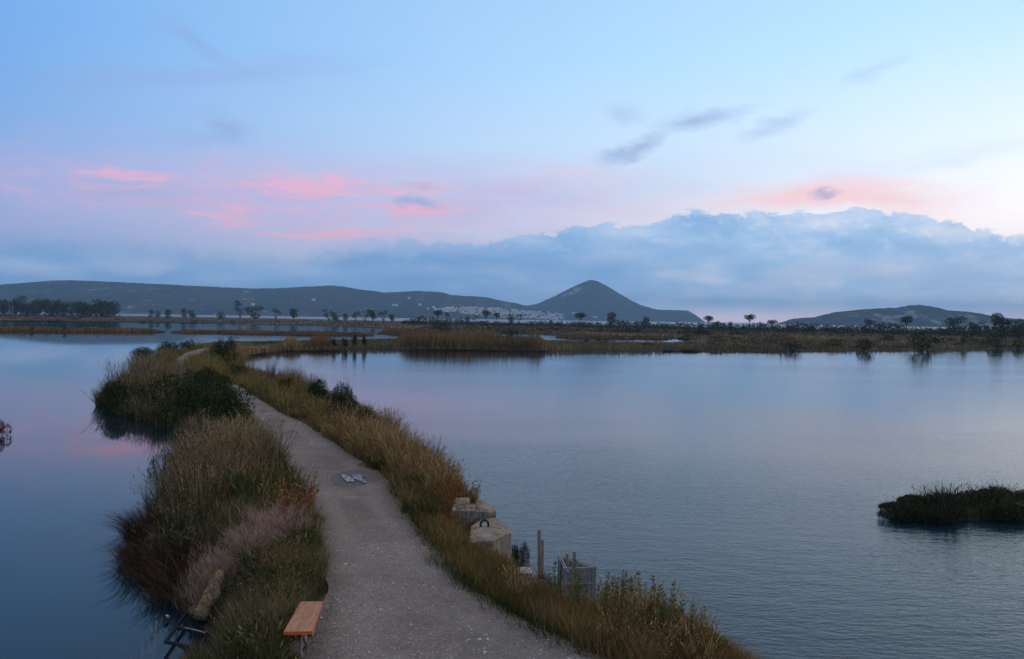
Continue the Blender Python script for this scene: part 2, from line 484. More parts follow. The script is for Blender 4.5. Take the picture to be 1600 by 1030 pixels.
# water: one calm lagoon left of the causeway, a breeze on the right one
m_, t_, out = mat('water'); M['water'] = m_
p_ = pos(t_)
sp = t_.nodes.new('ShaderNodeSeparateXYZ'); t_.links.new(p_, sp.inputs[0])
px_, py_ = N(t_, sp.outputs[0]), N(t_, sp.outputs[1])
wind = (px_ + py_ * 0.43 - 1.0).smooth(-3, 6) * (1 - py_.smooth(40, 200) * .65)
w1 = noise(t_, mapping(t_, p_, rot=(0, 0, R(22)), scale=(.55, 1.5, 1)), 1.5, 3, .55)
w2 = noise(t_, mapping(t_, p_, rot=(0, 0, R(-14)), scale=(.7, 1.5, 1)), 5.0, 3, .6)
gust = noise(t_, mapping(t_, p_, scale=(.5, 1, 1)), .05, 3, .55).smooth(.3, .7)
amp = wind * (gust * .6 + .4) + 0.02
hgt = (w1 * .034 + w2 * .021) * amp * (1 - py_.smooth(16, 60) * .68)
principled(t_, out, (.009, .020, .031), wind * py_.smooth(30, 200) * .03 + py_.smooth(500, 1200) * .26 + .03, .5, bump(t_, hgt, 1.0), IOR=1.30)

m_, t_, out = mat('mud'); M['mud'] = m_
p_ = pos(t_); n1 = noise(t_, p_, 1.3, 6, .6); n2 = noise(t_, p_, 14, 4, .6)
principled(t_, out, mixc(t_, n2, n1.ramp([(.3, (.030, .026, .016)), (.6, (.062, .052, .034)), (.75, (.10, .085, .055))]), (.05, .042, .03)), .95, .15, bump(t_, n2, .06))

m_, t_, out = mat('gravel'); M['gravel'] = m_
p_ = pos(t_)
v1 = t_.nodes.new('ShaderNodeTexVoronoi'); v1.inputs['Scale'].default_value = 24; t_.links.new(p_, v1.inputs['Vector'])
v2 = t_.nodes.new('ShaderNodeTexVoronoi'); v2.inputs['Scale'].default_value = 60; t_.links.new(p_, v2.inputs['Vector'])
big = noise(t_, p_, .55, 5, .6); fine = noise(t_, p_, 6, 6, .7)
sepc = t_.nodes.new('ShaderNodeSeparateColor'); t_.links.new(v1.outputs['Color'], sepc.inputs[0])
stone = N(t_, sepc.outputs[0]).ramp([(0, (.15, .125, .110)), (.6, (.235, .200, .180)), (.86, (.33, .295, .27)), (1, (.55, .51, .48))])
sepd = t_.nodes.new('ShaderNodeSeparateColor'); t_.links.new(v2.outputs['Color'], sepd.inputs[0])
grit = N(t_, sepd.outputs[0]).ramp([(0, (.13, .108, .095)), (.7, (.24, .205, .185)), (1, (.44, .41, .38))])
earth = fine.ramp([(.3, (.125, .100, .085)), (.7, (.225, .190, .168))])
base = mixc(t_, big.smooth(.36, .62), earth, mixc(t_, .5, stone, grit))
base = mixc(t_, fine.smooth(.35, .75) * .5, base, earth)
patch = noise(t_, p_, .28, 4, .6)
base = mixc(t_, patch.smooth(.48, .62) * .55, base, (.135, .098, .074))
ua = t_.nodes.new('ShaderNodeAttribute'); ua.attribute_name = 'tint'; uu = N(t_, ua.outputs['Fac']) + (big - .5) * .25
track = ((uu - .5).abs() - .22).abs().smooth(.13, .02)          # two worn wheel tracks
base = mixc(t_, track * patch.smooth(.35, .6) * .45, base, (.27, .235, .21))
base = mixc(t_, (1 - (uu - .5).abs().smooth(.30, .48) * -1 - 1).clamp() * fine.smooth(.45, .6) * .5, base, (.085, .068, .050))
base = mixc(t_, 1.0, base, (1.08, 1.03, .99), 'MULTIPLY')
vm = t_.nodes.new('ShaderNodeVectorMath'); vm.operation = 'DISTANCE'; t_.links.new(mapping(t_, p_, scale=(1, .55, 1)), vm.inputs[0])
pc_ = gp(556, 747, .9); vm.inputs[1].default_value = (pc_[0], pc_[1] * .55, .9)
damp = 1 - (N(t_, vm.outputs['Value']) + (fine - .5) * 1.2).smooth(.55, 1.05)
base = mixc(t_, damp * .45, base, (.045, .038, .034))
hh = (N(t_, v1.outputs['Distance']) * -.5 + N(t_, v2.outputs['Distance']) * -.2 + fine * .4)
principled(t_, out, base, .9, .25, bump(t_, hh, .04, .9))

m_, t_, out = mat('pebble'); M['pebble'] = m_
a = t_.nodes.new('ShaderNodeAttribute'); a.attribute_name = 'tint'
principled(t_, out, N(t_, a.outputs['Fac']).ramp([(0, (.13, .115, .10)), (.6, (.26, .235, .215)), (1, (.62, .59, .56))]), .85, .3)

m_, t_, out = mat('puddle'); M['puddle'] = m_
principled(t_, out, (.06, .06, .066), .05, .5, None, IOR=1.333)

m_, t_, out = mat('concrete'); M['concrete'] = m_
p_ = coords(t_); n1 = noise(t_, p_, 2.2, 6, .65); n2 = noise(t_, p_, 30, 4, .7)
lich = noise(t_, mapping(t_, p_, loc=(4, 2, 0)), 3.0, 6, .6)
cc = n1.ramp([(.3, (.17, .135, .10)), (.55, (.30, .25, .20)), (.75, (.40, .35, .29))])
cc = mixc(t_, lich.smooth(.56, .63), cc, (.22, .115, .03))
cc = mixc(t_, n2.smooth(.5, .7) * .5, cc, (.12, .11, .095))
n3 = noise(t_, mapping(t_, p_, scale=(1, 1, .12)), 9, 5, .65)
cc = mixc(t_, n3.smooth(.5, .68) * .6, cc, (.085, .070, .052))
principled(t_, out, cc, .92, .2, bump(t_, n2 * .6 + n1 * 1.0, .045))


def hillmat(name, scar=None, rock=.60):
    m_, t_, out = mat(name)
    p_ = pos(t_)
    n1 = noise(t_, p_, .0045, 6, .6); n2 = noise(t_, p_, .022, 5, .65); n3 = noise(t_, mapping(t_, p_, scale=(1, .6, 1.6)), .011, 6, .7)
    c_ = n2.ramp([(.3, (.012, .017, .014)), (.55, (.032, .036, .028)), (.75, (.09, .080, .062))])
    c_ = mixc(t_, n1.smooth(.35, .7) * .5, c_, (.060, .056, .036))
    rk = n3.smooth(rock, rock + .10)
    if scar:
        (sx, sy, sz), rad = scar
        vm = t_.nodes.new('ShaderNodeVectorMath'); vm.operation = 'DISTANCE'
        t_.links.new(p_, vm.inputs[0]); vm.inputs[1].default_value = (sx, sy, sz)
        rk = rk.max((1 - N(t_, vm.outputs['Value']).smooth(rad * .2, rad)) * n3.smooth(.42, .52))
    c_ = mixc(t_, rk * (.9 if scar else .6), c_, (.42, .38, .33))
    principled(t_, out, c_, 1.0, .0)
    return m_


M['house'] = None
for nm, colr in (('wall_white', (.88, .86, .83)), ('wall_cream', (.70, .62, .54)), ('roof_tile', (.22, .11, .075))):
    m_, t_, out = mat(nm); M[nm] = m_
    principled(t_, out, mixc(t_, noise(t_, coords(t_), .6, 4), colr, tuple(x * .75 for x in colr)), .9, .2)

# ------------------------------------------------------------------ water and haze
HW = 15000.0
g = Geo(); g.add([(-HW, -2000, 0), (HW, -2000, 0), (HW, HW, 0), (-HW, HW, 0)], [(0, 1, 2), (0, 2, 3)])
tag(g.build('water', M['water']), kind='structure')

# ------------------------------------------------------------------ terrain of the causeway
P = lambda l, z=0.0: np.array([gp(x, y, z)[:2] for x, y in l])
PATHL = [(445, 1075), (462, 1015), (500, 950), (512, 905), (500, 840), (482, 780), (455, 735), (425, 700), (402, 670), (385, 640), (368, 615), (352, 599), (322, 589), (284, 580), (262, 572), (280, 557), (297, 549), (330, 543), (420, 540)]
PATHR = [(1040, 1075), (905, 1010), (790, 950), (725, 905), (668, 840), (622, 780), (592, 735), (548, 708), (490, 672), (438, 642), (395, 618), (372, 602), (342, 594), (312, 586), (290, 576), (303, 563), (318, 553), (345, 547), (420, 544)]
ZP = 0.9
pl = np.concatenate([[(-4.6, 4.0)], P(PATHL, ZP)]); pr = np.concatenate([[(6.6, 4.0)], P(PATHR, ZP)])


def dense(p, n=8):
    t = np.linspace(0, len(p) - 1, (len(p) - 1) * n + 1); i = np.minimum(t.astype(int), len(p) - 2); f = (t - i)[:, None]
    p0, p1, p2, p3 = p[np.maximum(i - 1, 0)], p[i], p[i + 1], p[np.minimum(i + 2, len(p) - 1)]
    return .5 * (2 * p1 + (p2 - p0) * f + (2 * p0 - 5 * p1 + 4 * p2 - p3) * f ** 2 + (3 * p1 - p0 - 3 * p2 + p3) * f ** 3)


pld, prd = dense(pl), dense(pr)
PATHPOLY = np.concatenate([pld, prd[::-1]])
WL = [(300, 1030), (292, 965), (268, 912), (232, 888), (214, 855), (240, 805), (262, 755), (272, 705), (266, 668), (222, 654), (166, 640), (162, 610), (205, 578), (255, 556), (292, 541), (330, 535)]
WR = [(1150, 1030), (1010, 968), (940, 938), (850, 912), (808, 885), (792, 850), (775, 805), (724, 752), (655, 700), (590, 650), (490, 608), (410, 586), (376, 572), (374, 562), (396, 554), (440, 549.5),
      (520, 546.5), (640, 546.5), (850, 549), (1000, 549), (1100, 548), (1300, 547), (1450, 546), (1660, 544)]
BACK = [(1660, 528), (1300, 530), (1090, 532), (1040, 537), (960, 536), (870, 533), (640, 530), (500, 533), (400, 535), (350, 535)]
LAND = np.concatenate([[(-6.5, 3.0)], P(WL), P(BACK)[::-1], P(WR)[::-1], [(10.5, 3.0)]])


def sdist(poly, x, y):
    """signed distance, positive inside"""
    q = np.stack([np.ravel(x), np.ravel(y)], 1).astype(float)
    best = np.full(len(q), 1e9); ins = np.zeros(len(q), bool)
    for a, b in zip(poly, np.roll(poly, -1, 0)):
        ab = b - a; t = np.clip(((q - a) @ ab) / (ab @ ab + 1e-12), 0, 1)
        best = np.minimum(best, np.hypot(*(q - a - t[:, None] * ab).T))
        if a[1] != b[1]:
            cr = (q[:, 1] < a[1]) != (q[:, 1] < b[1])
            xx = a[0] + (q[:, 1] - a[1]) * (b[0] - a[0]) / (b[1] - a[1])
            ins ^= cr & (q[:, 0] < xx)
    return np.where(ins, best, -best).reshape(np.shape(x))


def land_h(x, y):
    s = sdist(LAND, x, y) + (fbm(x * .7, y * .7, 3) - .5) * .7
    far = np.clip((np.asarray(y) - 118) / 20, 0, 1)
    t = np.clip((s + .9) / 2.9, 0, 1); t = t * t * (3 - 2 * t)
    h = -.55 + t * (1.43 - .5 * far) + np.where(t > .3, (fbm(x * .5 + 9, y * .5, 3) - .5) * .25, 0)
    ps = sdist(PATHPOLY, x, y)
    k = np.clip((ps + .9) / .9, 0, 1)
    return h * (1 - k) + k * np.where(ps > 0, .78, np.minimum(h, .87))


def gridmesh(name, xs, ys, hf, material, smooth=True):
    gx, gy = np.meshgrid(xs, ys); gz = hf(gx, gy)
    nx, ny = len(xs), len(ys)
    i = (np.arange(ny - 1)[:, None] * nx + np.arange(nx - 1)[None]).ravel()
    t = np.concatenate([np.stack([i, i + 1, i + nx + 1], 1), np.stack([i, i + nx + 1, i + nx], 1)])
    keep = (gz.ravel()[t] > -.5).any(1)
    t = t[keep]
    u, inv = np.unique(t, return_inverse=True)
    g_ = Geo(); g_.add(np.stack([gx.ravel(), gy.ravel(), gz.ravel()], 1)[u], inv.reshape(-1, 3))
    return g_.build(name, material, smooth=smooth)


ys = np.concatenate([np.arange(3, 40, .3), np.arange(40, 80, .5), np.arange(80, 142, 1.0)])
xs = np.arange(-62, 12.1, .4)
tag(gridmesh('causeway_ground', xs, ys, land_h, M['mud']), kind='structure')
tag(gridmesh('shore_ground', np.arange(-75, 170, 1.5), np.arange(141, 420, 2.0), land_h, M['mud']), kind='structure')

g = Geo(); K = 9
rows = []
for i in range(len(pld)):
    a, b = pld[i], prd[i]
    j = (fbm(i * .31, 2.0, 3) - .5) * .5, (fbm(i * .29, 9.0, 3) - .5) * .5
    d = (b - a) / np.linalg.norm(b - a)
    a, b = a - d * (j[0] + .1), b + d * (j[1] + .1)
    for k in range(K):
        q = a + (b - a) * k / (K - 1); u = abs(k / (K - 1) - .5) * 2
        rut = 0.0
        rows.append((q[0], q[1], ZP + .012 - .05 * u ** 14 + rut))
rows = np.array(rows); n = len(pld)
t = []
for i in range(n - 1):
    for k in range(K - 1):
        a = i * K + k; t += [(a, a + 1, a + K + 1), (a, a + K + 1, a + K)]
g.add(rows, t, np.tile(np.arange(K) / (K - 1), n)); tag(g.build('gravel_path', M['gravel'], smooth=True), kind='structure')

# far marsh: low islands of land, each with its own sloping rim
def flat_land(name, px, z=.3, rim=2.0, zs=None):
    top = P(px, z); g_ = Geo()
    from mathutils.geometry import tessellate_polygon
    tri = tessellate_polygon([[Vector((x, y, 0)) for x, y in top]])
    n_ = len(top); cen = top.mean(0)
    v = np.concatenate([np.column_stack([top, np.full(n_, z)]), np.column_stack([top + (top - cen) / np.linalg.norm(top - cen, axis=1)[:, None] * rim, np.full(n_, -.3)])])
    g_.add(v, [t_ for t_ in tri])
    sk = []
    for i in range(n_):
        j = (i + 1) % n_; sk += [(i, j, n_ + j), (i, n_ + j, n_ + i)]
    g_.t.append(np.array(sk)); g_.mi.append(np.zeros(len(sk), int))
    tag(g_.build(name, M['mud']), kind='structure')
    return top


MARSH = [(-120, 500.5), (100, 501.5), (330, 504.5), (480, 508), (560, 510), (620, 513), (700, 517), (780, 520), (900, 523.5), (1050, 526.5), (1075, 530), (1120, 531.5), (1300, 529.5), (1700, 527),
         (1700, 519.5), (1400, 516), (1100, 511.5), (800, 505.5), (400, 497), (-120, 489)]
flat_land('marsh', MARSH, .3)
B1 = [(-120, 516), (0, 517.2), (100, 518), (200, 518.6), (256, 519), (258, 517.2), (200, 516.5), (100, 515.3), (0, 514.6), (-120, 513.5)]
B2 = [(268, 519.5), (330, 520.6), (400, 521.8), (500, 524), (584, 524.2), (585, 521.6), (500, 519.6), (400, 518.6), (268, 517.5)]
B3 = [(588, 521.5), (640, 523), (690, 523), (704, 520.5), (690, 517.5), (600, 516)]
B4 = [(868, 527.5), (950, 528.8), (1050, 529.6), (1060, 528), (950, 526.4), (870, 525.4)]
for nm, b in (('reed_bank', B1), ('reed_bank', B2), ('reed_bank', B3), ('reed_bank', B4)):
    flat_land(nm, b, .15, .8)

# ------------------------------------------------------------------ hills
def interp_profile(px_list, a):
    az_, el_ = zip(*[azel(x, y) for x, y in px_list])
    return np.interp(a, az_, np.tan(el_), left=0, right=0)


class Hill:
    def __init__(s, prof, D_, wf0, wfk, power, seed, rough=.1):
        s.prof, s.D, s.wf0, s.wfk, s.power, s.seed, s.rough = prof, D_, wf0, wfk, power, seed, rough
        s.a0, s.a1 = azel(*prof[0])[0], azel(*prof[-1])[0]
    def H(s, a):
        return interp_profile(s.prof, a) * s.D + CAM_H
    def z(s, a, r):
        H = np.maximum(s.H(a), 0); wf = s.wf0 + s.wfk * H
        t = np.where(r < s.D, (s.D - r) / wf, (r - s.D) / (wf * .8))
        t = np.clip(t, 0, 1.02)
        x, y = np.sin(a) * r, np.cos(a) * r
        n_ = fbm(x / 420 + s.seed, y / 700 + s.seed, 5) - .5
        bell = np.clip(t * 3.2, 0, 1) * np.clip((1 - t) * 3, 0, 1)
        tiny = (fbm(x / 14 + s.seed, y / 40, 2) - .5) * 5
        return H * (np.clip(1 - t, 0, 1) ** s.power + n_ * s.rough * 4.2 * bell) - 4 * t + tiny * (H > 20) * (t < .9)
    def build(s, material):
        A = np.linspace(s.a0, s.a1, 420); Rr = np.concatenate([np.linspace(-1, 0, 46), np.linspace(.08, 1, 12)])
        aa, rr = np.meshgrid(A, Rr)
        H = np.maximum(s.H(aa), 0); wf = s.wf0 + s.wfk * H
        r = s.D + np.where(rr < 0, rr * wf, rr * wf * .8)
        z = s.z(aa, r)
        nx, ny = len(A), len(Rr)
        i = (np.arange(ny - 1)[:, None] * nx + np.arange(nx - 1)[None]).ravel()
        t = np.concatenate([np.stack([i, i + 1, i + nx + 1], 1), np.stack([i, i + nx + 1, i + nx], 1)])
        g_ = Geo(); g_.add(np.stack([np.sin(aa) * r, np.cos(aa) * r, z], -1).reshape(-1, 3), t)
        return g_.build('hill', material, smooth=True)
    def hit(s, px, py):
        v = ray(px, py); hz = math.hypot(v.x, v.y); a = math.atan2(v.x, v.y)
        H = float(s.H(np.array([a]))[0])
        r = np.linspace(s.D - s.wf0 - s.wfk * H, s.D, 160)
        zz = s.z(np.full(160, a), r); rz = CAM_H + r * v.z / hz
        k = np.nonzero(rz < zz)[0]
        if not len(k): return None
        return math.sin(a) * r[k[0]], math.cos(a) * r[k[0]], zz[k[0]]


ridge = Hill([(-330, 470), (-200, 458), (-100, 451), (0, 445), (50, 441), (80, 438.5), (110, 438), (170, 440), (250, 444), (350, 449), (400, 451), (440, 450), (480, 448), (515, 446), (535, 447.5), (560, 452), (600, 457), (625, 456), (650, 454.5),
              (690, 456.5), (705, 461), (760, 464.5), (785, 470.5), (805, 473.5), (830, 480), (860, 488), (890, 494), (912, 500)], 5600, 420, 5.2, 1.25, 2.0)
cone = Hill([(770, 500), (790, 490), (805, 482), (820, 478), (840, 474.5), (860, 466), (880, 456), (900, 446), (912, 441), (923, 437), (933, 439.5), (945, 445), (970, 460), (985, 469), (1000, 476.5), (1025, 483.5), (1050, 484.5), (1075, 485.5), (1087, 492), (1098, 500), (1102, 503)],
            7000, 250, 2.3, 1.12, 11.0, .07)
isle = Hill([(1215, 506), (1240, 497.5), (1270, 496), (1290, 491), (1305, 487.5), (1340, 484.5), (1375, 481.5), (1400, 481), (1420, 477.5), (1435, 476.5), (1452, 478), (1480, 484.5), (1520, 488), (1560, 495.5), (1600, 499.5), (1680, 504), (1760, 511)],
            4300, 150, 2.2, .9, 21.0, .12)
sc = cone.hit(893, 457)
ridge.build(hillmat('ridge_cover', None, .585)); cone.build(hillmat('cone_cover', (sc, 130), .66)); isle.build(hillmat('isle_cover', None, .53))

# ------------------------------------------------------------------ hillside town
def house_mesh(w, d, h, roof, wall):
    g_ = Geo(); b = [(-w/2, -d/2), (w/2, -d/2), (w/2, d/2), (-w/2, d/2)]
    v = [(x, y, -4) for x, y in b] + [(x, y, h) for x, y in b]
    t = []
    for i in range(4):
        j = (i + 1) % 4; t += [(i, j, j + 4), (i, j + 4, i + 4)]
    g_.add(v, t + ([(4, 5, 6), (4, 6, 7)] if not roof else []), .5, 0)
    if roof:
        o = .5; r = [(-w/2-o, -d/2-o, h), (w/2+o, -d/2-o, h), (w/2+o, d/2+o, h), (-w/2-o, d/2+o, h), (-w/2+d*.35, 0, h + roof), (w/2-d*.35, 0, h + roof)]
        g_.add(r, [(0, 1, 5), (0, 5, 4), (1, 2, 5), (2, 3, 4), (2, 4, 5), (3, 0, 4), (0, 2, 1), (0, 3, 2)], .5, 1)
    return g_.mesh('house', [wall, M['roof_tile']])


hm = [house_mesh(11, 9, 6, 2.2, M['wall_white']), house_mesh(14, 10, 9, 0, M['wall_white']), house_mesh(9, 8, 5.5, 2, M['wall_cream']), house_mesh(17, 10, 7, 2.4, M['wall_white']), house_mesh(12, 10, 10, 0, M['wall_cream'])]
GROUPH = 'small pale houses of the hillside town across the bay'
cnt = 0
for _ in range(3000):
    if cnt >= 285: break
    x = rng.uniform(668, 884)
    f = (x - 668) / 216
    ytop = np.interp(f, [0, .1, .35, .5, .62, .8, 1], [482, 481.5, 480, 481, 484, 487, 491]); ybot = np.interp(f, [0, .1, .25, .45, .7, 1], [484, 486, 490, 495, 498, 501])
    y = rng.uniform(ytop, ybot)
    if f < .25 and rng.random() < .5: continue
    h_ = ridge.hit(x, y)
    if h_ is None or h_[2] < 1: continue
    o = link('house', hm[rng.integers(5)], None, h_, rng.uniform(-.7, .7), rng.uniform(.65, 1.2))
    tag(o, 'small pale house of the hillside town across the bay', 'house', GROUPH); cnt += 1
g = Geo(); nm_ = 0
while nm_ < 240:
    x = rng.uniform(690, 884); f = (x - 668) / 216
    y = rng.uniform(np.interp(f, [0, .1, .35, .5, .62, .8, 1], [482, 482, 481, 482, 485, 488, 492]), np.interp(f, [0, .1, .25, .45, .7, 1], [484, 486, 490, 495, 498, 501]))
    h_ = ridge.hit(x, y)
    if h_ is None or h_[2] < 1: continue
    w_, d_, t_h = rng.uniform(4, 7), rng.uniform(3.5, 6), rng.uniform(3.5, 7); a = rng.uniform(-.6, .6); ca, sa = math.cos(a), math.sin(a)
    b = [(-w_, -d_), (w_, -d_), (w_, d_), (-w_, d_)]
    v = [(h_[0] + u * ca - q * sa, h_[1] + u * sa + q * ca, h_[2] + z) for z in (-4, t_h) for u, q in b] + [(h_[0] - w_ * .5 * ca, h_[1] - w_ * .5 * sa, h_[2] + t_h + 2), (h_[0] + w_ * .5 * ca, h_[1] + w_ * .5 * sa, h_[2] + t_h + 2)]
    g.add(v, [(i_, (i_ + 1) % 4, (i_ + 1) % 4 + 4) for i_ in range(4)] + [(i_, (i_ + 1) % 4 + 4, i_ + 4) for i_ in range(4)] + [(5, 6, 9), (7, 4, 8)], .5, 0)
    g.add(v, [(4, 5, 9), (4, 9, 8), (6, 7, 8), (6, 8, 9)], .5, 1); nm_ += 1
tag(g.build('houses', [M['wall_white'], M['roof_tile']]), kind='stuff')
for x, y, lab in ((615, 478, 'pair-like white house on the bare slope left of the town'), (620, 478.5, 'white house on the slope left of the town, beside another'), (639, 467, 'lone white house high on the ridge above the town'),
                  (656, 477.5, 'largest white house on the slope just left of the town'), (395, 477, 'lone white house on the far hillside behind the marsh trees'), (490, 470, 'pale house on the far hillside left of centre')):
    h_ = ridge.hit(x, y)
    if h_: tag(link('house', hm[1], None, h_, .1, 1.3), lab.replace('pair-like ', ''), 'house')
for x, y, lab in ((897, 490, 'long low white building at the foot of the cone mountain'), (930, 496.5, 'white building on the shore under the cone mountain')):
    h_ = cone.hit(x, y)
    if h_: tag(link('house', hm[3], None, h_, .05, (2.2, 1.4, 1.2)), lab, 'house')

# ------------------------------------------------------------------ trees
def crown_points(lobes, n):
    """points inside a set of (centre, radii) lobes, denser near their surface"""
    w = np.array([r[0] * r[1] * r[2] for c_, r in lobes]) ** .7; w /= w.sum()
    k = rng.choice(len(lobes), n, p=w)
    d = rng.normal(size=(n, 3)); d /= np.linalg.norm(d, axis=1)[:, None]
    rad = rng.uniform(.25, 1, n) ** .45
    c_ = np.array([l[0] for l in lobes])[k]; r = np.array([l[1] for l in lobes])[k]
    return c_ + d * r * rad[:, None], d


def make_tree(name, kind, seed, leaf, n, material, mesh_only=False):
    """unit-height tree: trunk with limbs, and a crown of leaf clumps in lobes"""
    global rng
    keep, rng = rng, np.random.default_rng(seed)
    lobes, limbs = [], []
    if kind == 'pine':
        hb, spread, th, nl = .62, .26, .20, 8
        for i in range(nl):
            a = i * 2.4 + rng.uniform(-.4, .4); r = spread * rng.uniform(.25, .95)
            c_ = np.array((math.cos(a) * r, math.sin(a) * r, .84 + rng.uniform(-.07, .05)))
            lobes.append((c_, np.array((.17, .17, th * .75)) * rng.uniform(.7, 1.2))); limbs.append(c_)
        fork = .55
    elif kind == 'round':
        nl = 9
        for i in range(nl):
            a = i * 2.4; r = rng.uniform(.08, .27); zz = rng.uniform(.30, .86)
            c_ = np.array((math.cos(a) * r, math.sin(a) * r, zz)); lobes.append((c_, np.array((.21, .21, .16)) * rng.uniform(.7, 1.15))); limbs.append(c_)
        fork = .28
    elif kind == 'tall':
        nl = 13
        for i in range(nl):
            a = i * 2.4; zz = .08 + .80 * i / nl + rng.uniform(-.04, .04); r = rng.uniform(.03, .17)
            c_ = np.array((math.cos(a) * r, math.sin(a) * r, zz)); lobes.append((c_, np.array((.17, .17, .13)) * rng.uniform(.75, 1.2))); limbs.append(c_)
        fork = .2
    else:                                        # sparse: few tufts on leaning limbs
        nl = 6
        for i in range(nl):
            a = i * 2.4 + rng.uniform(-.5, .5); r = rng.uniform(.1, .3); zz = rng.uniform(.5, .92)
            c_ = np.array((math.cos(a) * r, math.sin(a) * r, zz)); lobes.append((c_, np.array((.12, .12, .10)) * rng.uniform(.6, 1.2))); limbs.append(c_)
        fork = .2
    gt = Geo()
    lean = rng.uniform(-.04, .04, 2)
    tip = np.array((lean[0], lean[1], fork))
    gt.tube([(0, 0, -.03), tip * .5 + (rng.uniform(-.01, .01), 0, 0), tip], [.032, .024, .020], 6)
    for c_ in limbs:
        mid = tip * .5 + c_ * .5 + (0, 0, -.03)
        gt.tube([tip - (0, 0, .02), mid, c_], [.016, .010, .004], 4, cap=False)
    gc = Geo()
    pts, d = crown_points(lobes, n)
    dv = d + rng.normal(size=d.shape) * .8
    gc.leaves(pts, dv, leaf * rng.uniform(.6, 1.3, n), leaf * rng.uniform(.5, .9, n), rng.random(n))
    tm, cm = gt.mesh('trunk', M['bark']), gc.mesh('crown', material)
    rng = keep
    return tm, cm


TREES = {}
for kd, seeds, leaf, n in (('pine', (1, 2, 3, 4), .060, 620), ('round', (5, 6, 7), .065, 760), ('tall', (8, 9, 10, 15), .060, 900), ('sparse', (11, 12, 13, 14), .055, 330)):
    TREES[kd] = [make_tree(kd, kd, s_, leaf, n, M['far_leaf']) for s_ in seeds]


def plant_tree(name, kind, var, x, y, z, h, wide, label, cat='tree', group=None):
    tm, cm = TREES[kind][var % len(TREES[kind])]
    wide *= {'tall': 1.1, 'pine': .85}.get(kind, .92)
    o = empty(name, (x, y, z), rng.uniform(0, 6.28), (h * wide, h * wide, h))
    link('trunk', tm, o); link('crown', cm, o)
    return tag(o, label, cat, group)


def tree_px(px, top_y, d, kind, var, wide, label, group=None, name=None, z0=.3):
    x, y = at_dist(px, d)
    zt = CAM_H + d * math.tan(azel(px, top_y)[1])
    plant_tree(name or {'pine': 'pine_tree', 'tall': 'eucalyptus_tree', 'round': 'leafy_tree', 'sparse': 'sparse_tree'}[kind], kind, var, x, y, z0 - .2, zt - z0 + .2, wide, label, 'tree', group)


GW = 'tall eucalyptus trees of the dark grove on the far left'
for i, (px, ty, wd) in enumerate(((-34, 464, 1.1), (-12, 463, 1.1), (6, 463, 1.2), (24, 461, .9), (33, 465, 1.0), (41, 469, 1.1), (52, 465, 1.1), (60, 465, 1.0), (70, 467, 1.1), (80, 469, 1.2), (90, 467.5, 1.2), (100, 470, 1.2), (112, 468, 1.2), (121, 468, 1.2), (131, 470, 1.2), (141, 470, 1.2),
                                  (150, 469, 1.2), (159, 467, 1.2), (167, 465.5, 1.2), (177, 466.5, 1.2))):
    lab = {2: 'separate eucalyptus at the left picture edge before the pale houses', 3: 'tallest slender eucalyptus just right of the gap in the grove', 18: 'tall dense eucalyptus near the right end of the dark grove', 19: 'last eucalyptus at the right end of the dark grove'}.get(i, 'dark eucalyptus inside the far left grove before the long ridge')
    tree_px(px, ty + 2.6 * math.sin(i * 4.3), 1000 + 90 * math.sin(i * 2.1), 'tall' if i % 4 else 'round', i, wd, lab, GW)
